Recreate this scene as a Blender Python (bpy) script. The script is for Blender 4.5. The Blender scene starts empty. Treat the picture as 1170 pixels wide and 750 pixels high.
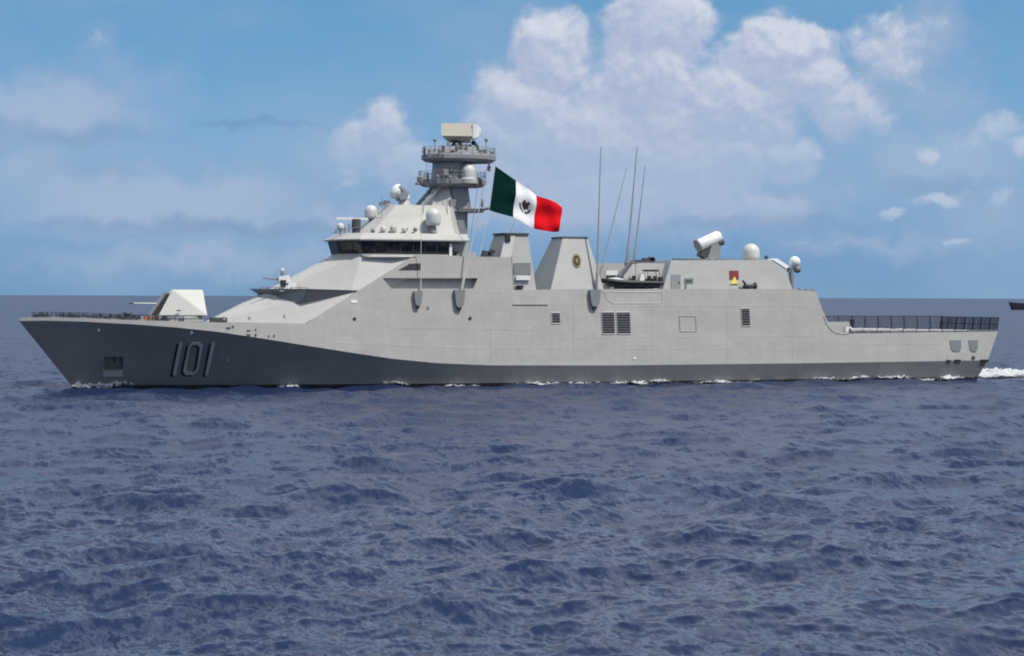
import bpy, bmesh, math, random
import numpy as np
from mathutils import Vector, Matrix

random.seed(7)
rng = np.random.default_rng(11)
S = bpy.context.scene
COL = S.collection
R = math.radians

# ------------------------------------------------------------------ camera
FPX = 2254.906                     # focal length in pixels of a 1170 px wide frame
CAM = Vector((-74.0636, -196.3295, 9.154))
TH, ROLL, PITCH = R(20), R(0.20568), R(0.91212)
r0 = Vector((math.cos(TH), -math.sin(TH), 0))
f0 = Vector((math.sin(TH), math.cos(TH), 0))
fw = f0 * math.cos(PITCH) + Vector((0, 0, -math.sin(PITCH)))
up0 = f0 * math.sin(PITCH) + Vector((0, 0, math.cos(PITCH)))
cam = bpy.data.cameras.new('camera')
cam.sensor_width = 36
cam.lens = FPX / 1170 * 36
cam.clip_start = 1
cam.clip_end = 90000
camo = bpy.data.objects.new('camera', cam)
COL.objects.link(camo)
right = r0 * math.cos(ROLL) + up0 * math.sin(ROLL)
upv = up0 * math.cos(ROLL) - r0 * math.sin(ROLL)
camo.matrix_world = Matrix(((right.x, upv.x, -fw.x, CAM.x), (right.y, upv.y, -fw.y, CAM.y),
                            (right.z, upv.z, -fw.z, CAM.z), (0, 0, 0, 1)))
S.camera = camo

# ------------------------------------------------------------------ light, sky, exposure
SUN_EL, SUN_AFT = R(58), R(34)     # height, and how far aft of the port beam
sdir = Vector((math.cos(SUN_EL) * math.sin(SUN_AFT), -math.cos(SUN_EL) * math.cos(SUN_AFT), math.sin(SUN_EL)))
sl = bpy.data.lights.new('sun', 'SUN')
sl.energy = 4.3
sl.angle = R(0.5)
sl.color = (1.0, 0.95, 0.87)
so = bpy.data.objects.new('sun', sl)
COL.objects.link(so)
so.rotation_euler = sdir.to_track_quat('Z', 'Y').to_euler()
S.view_settings.view_transform = 'Standard'
S.view_settings.look = 'None'
S.view_settings.exposure = 0.0
S.view_settings.gamma = 1
S.view_settings.use_curve_mapping = False
S.cycles.filter_width = 1.9
S.cycles.max_bounces = 6
SKY_STRENGTH = 0.08

W = bpy.data.worlds.new('World')
S.world = W
W.use_nodes = True


def lin(c):
    return tuple(((v / 255) / 12.92 if v / 255 <= 0.04045 else ((v / 255 + 0.055) / 1.055) ** 2.4) for v in c)


class NB:
    """small node-expression helper"""
    def __init__(s, tree):
        s.t = tree

    def new(s, typ, **kw):
        n = s.t.nodes.new(typ)
        for k, v in kw.items():
            setattr(n, k, v)
        return n

    def put(s, sock, v):
        if v is None:
            return
        if isinstance(v, bpy.types.NodeSocket):
            s.t.links.new(v, sock)
        else:
            if hasattr(sock.default_value, '__len__') and isinstance(v, (tuple, list)):
                v = tuple(v) + ((1,) if len(sock.default_value) == 4 and len(v) == 3 else ())
            sock.default_value = v

    def m(s, op, a, b=None, c=None, clamp=False):
        n = s.new('ShaderNodeMath', operation=op, use_clamp=clamp)
        s.put(n.inputs[0], a)
        if b is not None: s.put(n.inputs[1], b)
        if c is not None: s.put(n.inputs[2], c)
        return n.outputs[0]

    def mix(s, f, a, b):
        n = s.new('ShaderNodeMix', data_type='RGBA')
        s.put(n.inputs[0], f); s.put(n.inputs[6], a); s.put(n.inputs[7], b)
        return n.outputs[2]

    def vec(s, x, y, z):
        n = s.new('ShaderNodeCombineXYZ')
        s.put(n.inputs[0], x); s.put(n.inputs[1], y); s.put(n.inputs[2], z)
        return n.outputs[0]

    def noise(s, v, scale, detail=4, rough=0.5, dist=0.0, dim='3D'):
        n = s.new('ShaderNodeTexNoise', noise_dimensions=dim)
        s.put(n.inputs['Vector'], v)
        n.inputs['Scale'].default_value = scale
        n.inputs['Detail'].default_value = detail
        n.inputs['Roughness'].default_value = rough
        n.inputs['Distortion'].default_value = dist
        return n.outputs['Fac']

    def sstep(s, x, lo, hi):
        n = s.new('ShaderNodeMapRange', interpolation_type='SMOOTHSTEP')
        s.put(n.inputs[0], x)
        s.put(n.inputs[1], lo); s.put(n.inputs[2], hi)
        n.inputs[3].default_value = 0; n.inputs[4].default_value = 1
        return n.outputs[0]


def build_sky():
    t = W.node_tree
    t.nodes.clear()
    b = NB(t)
    sky = b.new('ShaderNodeTexSky', sky_type='NISHITA')
    sky.sun_disc = False
    sky.sun_elevation = SUN_EL
    # Nishita: rotation 0 is +Y, turning clockwise seen from above
    sky.sun_rotation = math.atan2(sdir.x, sdir.y)
    sky.altitude = 0
    sky.air_density = 1.0
    sky.dust_density = 0.6
    sky.ozone_density = 2.0
    tc = b.new('ShaderNodeTexCoord')
    sp = b.new('ShaderNodeSeparateXYZ')
    t.links.new(tc.outputs['Generated'], sp.inputs[0])
    x, y, z = sp.outputs
    # azimuth clockwise from the bearing f0, and elevation, both in units of 1/1000 rad
    a = b.m('SUBTRACT', b.m('ARCTAN2', x, y), TH)
    U = b.m('MULTIPLY', a, 1000.0)
    V = b.m('MULTIPLY', b.m('ARCSINE', z), 1000.0)
    k = 1.0 / SKY_STRENGTH

    def ang(px, py):                 # where a cloud stands in the sky (bearing, elevation)
        return (px - 585) / FPX * 1000, (339 - py) / FPX * 1000

    def field(name, ells, namp, nscale, det, lo, hi, warp):
        """cloud group: bodies of the given bearings / elevations / sizes broken up by noise"""
        g = bpy.data.node_groups.new(name, 'ShaderNodeTree')
        g.interface.new_socket('U', in_out='INPUT', socket_type='NodeSocketFloat')
        g.interface.new_socket('V', in_out='INPUT', socket_type='NodeSocketFloat')
        g.interface.new_socket('D', in_out='OUTPUT', socket_type='NodeSocketFloat')
        g.interface.new_socket('F', in_out='OUTPUT', socket_type='NodeSocketFloat')
        q = NB(g)
        gi, go = q.new('NodeGroupInput'), q.new('NodeGroupOutput')
        u, v = gi.outputs[0], gi.outputs[1]
        p = q.vec(u, v, 0)
        w1 = q.noise(p, 0.045, 3, 0.55)
        w2 = q.noise(q.vec(v, u, 31.0), 0.045, 3, 0.55)
        uu = q.m('ADD', u, q.m('MULTIPLY', q.m('SUBTRACT', w1, 0.5), warp))
        vv = q.m('ADD', v, q.m('MULTIPLY', q.m('SUBTRACT', w2, 0.5), warp))
        acc = None
        for (px, py, rx, ry, s) in ells:
            cu, cv = ang(px, py)
            rx, ry = rx / FPX * 1000, ry / FPX * 1000
            du = q.m('MULTIPLY', q.m('SUBTRACT', uu, cu), 1 / rx)
            dv = q.m('MULTIPLY', q.m('SUBTRACT', vv, cv), 1 / ry)
            d2 = q.m('ADD', q.m('MULTIPLY', du, du), q.m('MULTIPLY', dv, dv))
            e = q.m('MULTIPLY', q.m('EXPONENT', q.m('MULTIPLY', d2, -1.0)), s)
            if acc is None:
                acc = e
            else:
                n = q.new('ShaderNodeMath', operation='SMOOTH_MAX')
                q.put(n.inputs[0], acc); q.put(n.inputs[1], e); n.inputs[2].default_value = 0.15
                acc = n.outputs[0]
        nz = q.noise(q.vec(uu, q.m('MULTIPLY', vv, 1.25), 5.0), nscale, det, 0.58)
        F = q.m('ADD', acc, q.m('MULTIPLY', q.m('SUBTRACT', nz, 0.5), namp))
        g.links.new(q.sstep(F, lo, hi), go.inputs[0])
        g.links.new(F, go.inputs[1])
        return g

    cum = [(628, 62, 52, 52, 1), (600, 120, 62, 45, 1), (650, 165, 110, 62, 1), (560, 150, 40, 40, .75),
           (752, 28, 66, 52, 1), (742, 90, 60, 60, .95), (770, 150, 170, 75, .72), (690, 120, 60, 60, .6), (885, 70, 62, 48, 1), (930, 95, 45, 45, .8), (835, 120, 80, 55, 1),
           (790, 185, 110, 55, .95), (690, 215, 130, 45, .85), (895, 185, 45, 35, .75), (435, 150, 30, 36, .85), (405, 165, 34, 40, .6), (460, 190, 60, 40, .6), (960, 125, 60, 50, .7), (1010, 60, 80, 60, .5), (560, 195, 90, 50, .75), (640, 235, 200, 38, .62), (860, 235, 110, 34, .55)]
    wisps = [(1050, 180, 17, 15, .9), (1062, 232, 46, 12, .8), (1158, 172, 26, 16, .9), (1014, 243, 22, 12, .75),
             (1085, 275, 30, 10, .6), (930, 277, 60, 8, .5), (1135, 150, 50, 30, .7), (1100, 165, 40, 22, .6), (1120, 225, 60, 16, .6), (700, 300, 0.1, 0.1, 0), (115, 52, 24, 24, .55), (390, 205, 50, 40, .5)]
    veil = [(140, 110, 150, 60, .6), (40, 200, 120, 60, .7), (1000, 120, 160, 90, .75), (1120, 240, 110, 50, .7), (740, 140, 200, 110, 1), (700, 230, 330, 62, .95), (180, 235, 240, 48, 1.05), (60, 135, 150, 50, 1.05), (250, 300, 260, 26, .8), (1050, 50, 80, 80, .8), (1080, 185, 120, 70, .85),
            (420, 180, 110, 60, .7), (850, 110, 150, 100, .8), (620, 130, 130, 90, .7), (330, 250, 200, 30, .8), (1000, 275, 200, 24, .7), (120, 60, 40, 34, .5)]
    shade = [(300, 146, 95, 8, .7), (90, 160, 150, 22, .7), (250, 262, 260, 14, .8), (860, 255, 190, 14, .7), (1060, 215, 90, 22, .6), (110, 200, 130, 30, .5)]

    def use(g, u, v):
        n = b.new('ShaderNodeGroup', node_tree=g)
        b.put(n.inputs[0], u); b.put(n.inputs[1], v)
        return n.outputs

    gc = field('cumulus_field', cum, 0.72, 0.05, 9, 0.24, 0.54, 14)
    gw = field('wisp_field', wisps, 0.8, 0.11, 5, 0.40, 0.85, 14)
    gv = field('veil_field', veil, 0.7, 0.022, 6, 0.25, 1.05, 30)
    gs = field('shade_field', shade, 0.6, 0.03, 5, 0.25, 0.9, 22)
    C, CF = use(gc, U, V)
    C2, CF2 = use(gc, b.m('SUBTRACT', U, -1.8), b.m('ADD', V, 4.2))
    Wd, WF = use(gw, U, V)
    Vd, VF = use(gv, U, V)
    Sd, SF = use(gs, U, V)

    def col(c):
        return tuple(v * k for v in lin(c))
    # clear low sky: the blues measured near the horizon, joining the Nishita sky higher up
    n = b.new('ShaderNodeValToRGB')
    cr = n.color_ramp
    stops = [(0.0, (110, 150, 188)), (0.035, (120, 161, 201)), (0.075, (126, 171, 209)), (0.15, (94, 153, 198)), (0.3, (78, 132, 190)), (1.0, (46, 92, 156))]
    while len(cr.elements) < len(stops):
        cr.elements.new(0.5)
    for e, (p, c) in zip(cr.elements, stops):
        e.position = p
        e.color = (*lin(c), 1)
    b.put(n.inputs[0], b.m('ARCSINE', z))
    low = b.new('ShaderNodeVectorMath', operation='SCALE')
    t.links.new(n.outputs[0], low.inputs[0])
    low.inputs[3].default_value = k
    wide = b.noise(b.vec(U, b.m('MULTIPLY', V, 2.2), 2.0), 0.006, 4, 0.5)
    base = b.mix(b.sstep(z, 0.16, 0.5), low.outputs[0], sky.outputs[0])
    base = b.mix(b.m('MULTIPLY', b.sstep(wide, 0.33, 0.66), 0.55), base, col((148, 176, 206)))
    c1 = b.mix(b.m('MULTIPLY', Vd, 0.85), base, col((166, 183, 210)))
    c1 = b.mix(b.m('MULTIPLY', Sd, 0.45), c1, col((104, 138, 182)))
    # broken cloud cover above the view: unseen, added to brighten the sea's reflections
    up_n = b.noise(b.vec(b.m('DIVIDE', x, b.m('ADD', z, 0.12)), b.m('DIVIDE', y, b.m('ADD', z, 0.12)), 3.0), 1.4, 5, 0.58)
    cover = b.m('MULTIPLY', b.sstep(up_n, 0.26, 0.58), b.sstep(z, 0.145, 0.21))
    c1 = b.mix(b.m('MULTIPLY', cover, 0.85), c1, col((226, 235, 252)))
    # lit tops: where the cloud thins out upwards it is sunlit, deeper in it is grey-blue
    emb = b.sstep(b.m('SUBTRACT', CF, CF2), -0.10, 0.26)
    puff = b.noise(b.vec(U, V, 9.0), 0.12, 5, 0.6)
    lit = b.m('ADD', b.m('MULTIPLY', emb, 0.75), b.m('MULTIPLY', b.m('SUBTRACT', puff, 0.42), 0.9), clamp=True)
    lowdim = b.sstep(V, 40.0, 125.0)
    lit = b.m('MULTIPLY', lit, b.m('ADD', b.m('MULTIPLY', lowdim, 0.65), 0.35))
    ccol = b.mix(lit, col((169, 183, 211)), col((219, 223, 232)))
    dens = b.m('MULTIPLY', C, b.m('ADD', b.m('MULTIPLY', lowdim, 0.45), 0.5))
    c2 = b.mix(dens, c1, ccol)
    c3 = b.mix(b.m('MULTIPLY', Wd, 0.7), c2, col((196, 206, 224)))
    # below the horizon: dim blue, hidden by the sea
    c4 = b.mix(b.sstep(z, -0.03, -0.002), col((60, 76, 105)), c3)
    bg = b.new('ShaderNodeBackground')
    b.put(bg.inputs[0], c4)
    bg.inputs[1].default_value = SKY_STRENGTH
    out = b.new('ShaderNodeOutputWorld')
    t.links.new(bg.outputs[0], out.inputs[0])


build_sky()


# ------------------------------------------------------------------ pixel of the photograph -> point on a plane y = const of the place
def at(px, py, y):
    X, Y = px - 585, py - 375
    c, s = math.cos(ROLL), math.sin(ROLL)
    xx, yy = X * c + Y * s, -X * s + Y * c
    d = fw + r0 * (xx / FPX) - up0 * (yy / FPX)
    t = (y - CAM.y) / d.y
    return CAM + d * t


# ------------------------------------------------------------------ materials
def mat(name, col, rough=0.5, metal=0.0, spec=0.5, var=0.0, vs=1.0, bump=0.0, bs=1.0, streak=0.0, rust=0.0):
    m = bpy.data.materials.new(name)
    m.use_nodes = True
    t = m.node_tree
    p = t.nodes['Principled BSDF']
    p.inputs['Base Color'].default_value = (*col, 1)
    p.inputs['Roughness'].default_value = rough
    p.inputs['Metallic'].default_value = metal
    p.inputs['Specular IOR Level'].default_value = spec
    b = NB(t)
    tc = b.new('ShaderNodeTexCoord').outputs['Object']
    if var or streak:
        fac = b.noise(tc, vs, 5, 0.6)
        f = b.m('SUBTRACT', fac, 0.5)
        f = b.m('MULTIPLY', f, var * 2)
        if streak:
            mp = b.new('ShaderNodeMapping')
            mp.inputs['Scale'].default_value = (1.3, 1.3, 0.10)
            t.links.new(tc, mp.inputs[0])
            sn = b.noise(mp.outputs[0], 1.6, 6, 0.65)
            f = b.m('ADD', f, b.m('MULTIPLY', b.m('SUBTRACT', sn, 0.5), streak * 2))
        f = b.m('ADD', f, 1.0)
        vm = b.new('ShaderNodeVectorMath', operation='SCALE')
        vm.inputs[0].default_value = col
        b.put(vm.inputs[3], f)
        cc = vm.outputs[0]
        if rust:
            # rust runs and repainted patches
            mq = b.new('ShaderNodeMapping')
            mq.inputs['Scale'].default_value = (2.6, 2.6, 0.22)
            t.links.new(tc, mq.inputs[0])
            rn = b.m('MULTIPLY', b.sstep(b.noise(mq.outputs[0], 1.0, 5, 0.6), 0.60, 0.78), b.sstep(b.noise(tc, 0.22, 3, 0.5), 0.42, 0.62))
            cc = b.mix(b.m('MULTIPLY', rn, rust), cc, (0.20, 0.15, 0.10))
            mr = b.new('ShaderNodeMapping')
            mr.inputs['Scale'].default_value = (0.28, 0.28, 0.75)
            t.links.new(tc, mr.inputs[0])
            vo = b.new('ShaderNodeTexVoronoi', distance='CHEBYCHEV')
            t.links.new(mr.outputs[0], vo.inputs['Vector'])
            vo.inputs['Scale'].default_value = 1.0
            sv = b.new('ShaderNodeSeparateColor')
            t.links.new(vo.outputs['Color'], sv.inputs[0])
            sc2 = b.new('ShaderNodeVectorMath', operation='SCALE')
            t.links.new(cc, sc2.inputs[0])
            b.put(sc2.inputs[3], b.m('ADD', 0.965, b.m('MULTIPLY', sv.outputs[0], 0.07)))
            cc = sc2.outputs[0]
        t.links.new(cc, p.inputs['Base Color'])
    if bump:
        bn = b.new('ShaderNodeBump')
        bn.inputs['Distance'].default_value = bump
        bn.inputs['Strength'].default_value = 1.0
        b.put(bn.inputs['Height'], b.noise(tc, bs, 3, 0.5))
        t.links.new(bn.outputs[0], p.inputs['Normal'])
    return m


M = {}
M['paint'] = mat('grey_paint', (0.352, 0.344, 0.323), 0.5, var=0.10, vs=0.35, streak=0.11, bump=0.05, bs=0.6, rust=0.5)
M['upper'] = mat('upper_paint', (0.405, 0.40, 0.38), 0.5, var=0.08, vs=0.5, streak=0.07, bump=0.02, bs=0.8, rust=0.3)
M['boot'] = mat('black_boot_topping', (0.012, 0.013, 0.016), 0.45)
M['lower'] = mat('lower_hull_shaded_grey', (0.172, 0.175, 0.176), 0.5, var=0.14, vs=0.35, streak=0.14, bump=0.03, bs=0.7, rust=0.4)  # same ship's grey darkened: shade under the flare put into the colour
M['deck'] = mat('deck_paint', (0.16, 0.165, 0.165), 0.8, var=0.1, vs=1.0)
M['white'] = mat('white_paint', (0.72, 0.72, 0.70), 0.45, var=0.03, vs=2)
M['radome'] = mat('radome_grp', (0.52, 0.52, 0.49), 0.45, var=0.06, vs=1.5)
M['cream'] = mat('gunhouse_paint', (0.64, 0.635, 0.58), 0.45, var=0.05, vs=1.2)
M['beige'] = mat('antenna_cover', (0.44, 0.42, 0.345), 0.6, var=0.05, vs=2)
M['mid'] = mat('mid_grey_fittings', (0.16, 0.17, 0.175), 0.55, var=0.08, vs=2)
M['mast'] = mat('mast_paint', (0.225, 0.23, 0.235), 0.5, var=0.08, vs=0.8, streak=0.08)
M['dark'] = mat('dark_grey_fittings', (0.05, 0.055, 0.06), 0.6, var=0.1, vs=2)
M['soot'] = mat('soot_black', (0.02, 0.02, 0.022), 0.7)
M['black'] = mat('black_rubber', (0.012, 0.012, 0.014), 0.5)
M['glass'] = mat('dark_window_glass', (0.006, 0.008, 0.012), 0.05, spec=0.5)
M['grille'] = mat('louvre_grey', (0.045, 0.045, 0.046), 0.6)
M['number'] = mat('number_paint', (0.37, 0.37, 0.37), 0.5)
M['green'] = mat('flag_green', (0.002, 0.022, 0.020), 0.85, spec=0.05, var=0.08, vs=2)
M['fwhite'] = mat('flag_white', (0.80, 0.80, 0.80), 0.85, spec=0.05)
M['red'] = mat('flag_red', (0.62, 0.008, 0.014), 0.85, spec=0.05, var=0.08, vs=2)
M['brown'] = mat('emblem_brown', (0.045, 0.028, 0.018), 0.8)
M['olive'] = mat('emblem_green', (0.03, 0.06, 0.03), 0.8)
M['gold'] = mat('crest_gold', (0.20, 0.165, 0.07), 0.6)
M['maroon'] = mat('marker_red', (0.20, 0.018, 0.022), 0.6)
M['yellow'] = mat('marker_yellow', (0.75, 0.62, 0.12), 0.6)
M['orange'] = mat('lifebuoy_orange', (0.60, 0.12, 0.05), 0.6)
M['skin'] = mat('skin', (0.35, 0.2, 0.14), 0.6)
M['navy'] = mat('navy_uniform', (0.010, 0.012, 0.022), 0.85)
M['net'] = mat('net_dark', (0.035, 0.042, 0.05), 0.8)
M['canvas'] = mat('folded_net_canvas', (0.36, 0.345, 0.33), 0.85, var=0.35, vs=1.6)
M['farhull'] = mat('far_ship_paint', (0.016, 0.022, 0.035), 0.5)
M['rope'] = mat('rope', (0.45, 0.45, 0.43), 0.8)


# ------------------------------------------------------------------ mesh builder
def vbasis(d):
    d = Vector(d).normalized()
    a = Vector((0, 0, 1)) if abs(d.z) < 0.9 else Vector((1, 0, 0))
    u = d.cross(a).normalized()
    return d, u, d.cross(u)


class MB:
    def __init__(s):
        s.v, s.f, s.fm = [], [], []

    def add(s, vs, fs, mi=0):
        o = len(s.v)
        s.v += [Vector(p) for p in vs]
        s.f += [tuple(i + o for i in f) for f in fs]
        s.fm += [mi] * len(fs)
        return s

    def loft(s, secs, caps=True, mi=0, closed=True):
        n = len(secs[0])
        vs = [p for sec in secs for p in sec]
        fs = []
        for i in range(len(secs) - 1):
            for j in range(n if closed else n - 1):
                k = (j + 1) % n
                fs.append((i * n + j, i * n + k, (i + 1) * n + k, (i + 1) * n + j))
        if caps:
            fs.append(tuple(range(n)))
            fs.append(tuple((len(secs) - 1) * n + j for j in range(n)))
        return s.add(vs, fs, mi)

    def plan(s, levels, mi=0):
        """levels: [(z, half outline port side front->aft [(x,y<0)])], mirrored to starboard; z may be per point"""
        secs = []
        for z, h in levels:
            port = [Vector((p[0], p[1], p[2] if len(p) > 2 else z)) for p in h]
            secs.append(port + [Vector((p.x, -p.y, p.z)) for p in reversed(port)])
        return s.loft(secs, mi=mi)

    def box(s, c, size, rot=None, mi=0):
        c = Vector(c)
        hx, hy, hz = [q / 2 for q in size]
        ps = [Vector((x, y, z)) for z in (-hz, hz) for y in (-hy, hy) for x in (-hx, hx)]
        if rot is not None:
            from mathutils import Euler
            e = Euler(rot).to_matrix()
            ps = [e @ p for p in ps]
        return s.add([c + p for p in ps], [(0, 2, 3, 1), (4, 5, 7, 6), (0, 1, 5, 4), (2, 6, 7, 3), (0, 4, 6, 2), (1, 3, 7, 5)], mi)

    def hexa(s, a, b, mi=0):
        """two quads -> solid"""
        return s.loft([a, b], mi=mi)

    def tube(s, pts, r, n=8, mi=0):
        pts = [Vector(p) for p in pts]
        rs = r if isinstance(r, (list, tuple)) else [r] * len(pts)
        secs = []
        for i, p in enumerate(pts):
            d = pts[min(i + 1, len(pts) - 1)] - pts[max(i - 1, 0)]
            d, u, w = vbasis(d)
            secs.append([p + (u * math.cos(2 * math.pi * k / n) + w * math.sin(2 * math.pi * k / n)) * rs[i] for k in range(n)])
        return s.loft(secs, mi=mi)

    def lathe(s, base, prof, axis=(0, 0, 1), n=20, mi=0):
        """prof: [(radius, height along axis)]"""
        d, u, w = vbasis(axis)
        base = Vector(base)
        return s.loft([[base + d * h + (u * math.cos(2 * math.pi * k / n) + w * math.sin(2 * math.pi * k / n)) * max(r, 1e-3)
                        for k in range(n)] for r, h in prof], mi=mi)

    def ball(s, c, r, n=18, mi=0, sz=1.0):
        m = 9
        return s.lathe(Vector(c), [(r * math.sin(math.pi * i / m), -r * sz * math.cos(math.pi * i / m)) for i in range(m + 1)], n=n, mi=mi)

    def build(s, name, m, parent=None, ang=28, label=None):
        me = bpy.data.meshes.new(name)
        off = Vector((0, 0, 0))
        p = parent
        while p is not None:
            off += p.location
            p = p.parent
        bm = bmesh.new()
        vs = [bm.verts.new(q - off) for q in s.v]
        for f, mi in zip(s.f, s.fm):
            try:
                fc = bm.faces.new([vs[i] for i in f])
                fc.material_index = mi
            except ValueError:
                pass
        bmesh.ops.remove_doubles(bm, verts=bm.verts, dist=1e-4)
        bmesh.ops.dissolve_degenerate(bm, edges=bm.edges, dist=1e-5)
        bmesh.ops.recalc_face_normals(bm, faces=bm.faces)
        smooth(bm, ang)
        bm.to_mesh(me)
        bm.free()
        for q in (m if isinstance(m, (list, tuple)) else [m]):
            me.materials.append(q)
        o = bpy.data.objects.new(name, me)
        COL.objects.link(o)
        if parent is not None:
            o.parent = parent
        if label:
            o['label'] = label
        return o


def smooth(bm, ang):
    for f in bm.faces:
        f.smooth = True
    for e in bm.edges:
        if len(e.link_faces) == 2:
            e.smooth = e.calc_face_angle(0) < R(ang)
        else:
            e.smooth = False


def thing(name, loc, label, cat, group=None):
    o = bpy.data.objects.new(name, None)
    COL.objects.link(o)
    o.location = loc
    o.empty_display_size = 0.5
    o['label'] = label
    o['category'] = cat
    if group:
        o['group'] = group
    return o


def cut(o, cutters):
    """carve closed recesses into a part"""
    for mb in cutters:
        c = mb.build('cutter', M['paint'], None)
        md = o.modifiers.new('b', 'BOOLEAN')
        md.operation = 'DIFFERENCE'
        md.object = c
        md.solver = 'EXACT'
        dg = bpy.context.evaluated_depsgraph_get()
        me = bpy.data.meshes.new_from_object(o.evaluated_get(dg))
        o.modifiers.clear()
        old = o.data
        o.data = me
        me.name = o.name
        bpy.data.meshes.remove(old)
        bpy.data.objects.remove(c)
    bm = bmesh.new()
    bm.from_mesh(o.data)
    smooth(bm, 12)
    bm.to_mesh(o.data)
    bm.free()


# ------------------------------------------------------------------ the sea
NW = 240
lam = np.exp(rng.uniform(math.log(0.55), math.log(22), NW))
WDIR = math.atan2(-f0.y, -f0.x) + R(28)
ang = WDIR + rng.normal(0, R(38), NW)
amp = 0.0038 * lam * np.interp(lam, [0, 1.5, 3, 5, 9, 13, 22], [0.95, 0.95, 1.0, 1.2, 0.85, 0.36, 0.26])
kx, ky = 2 * np.pi / lam * np.cos(ang), 2 * np.pi / lam * np.sin(ang)
ph = rng.uniform(0, 2 * np.pi, NW)
ddx, ddy = np.cos(ang), np.sin(ang)


def waves(x, y, spacing=None):
    z = np.zeros_like(x); dx = np.zeros_like(x); dy = np.zeros_like(x)
    # gusts: patches of rougher and calmer water
    for i in range(NW):
        a = amp[i]
        if spacing is not None:
            a = a * np.clip((lam[i] / np.maximum(spacing, 1e-3) - 1.6) / 2.0, 0, 1)
        t = kx[i] * x + ky[i] * y + ph[i]
        z += a * np.cos(t)
        sn = np.sin(t) * a * 0.9
        dx -= sn * ddx[i]
        dy -= sn * ddy[i]
    return dx, dy, z


def missing_slope(spacing):
    """slope of the ripples too short for the mesh to carry at this spacing"""
    v = np.zeros_like(spacing)
    for i in range(NW):
        f = np.clip((lam[i] / np.maximum(spacing, 1e-3) - 1.6) / 2.0, 0, 1)
        v += (1 - f ** 2) * (amp[i] * 2 * np.pi / lam[i]) ** 2 / 4
    return np.sqrt(v)


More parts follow.
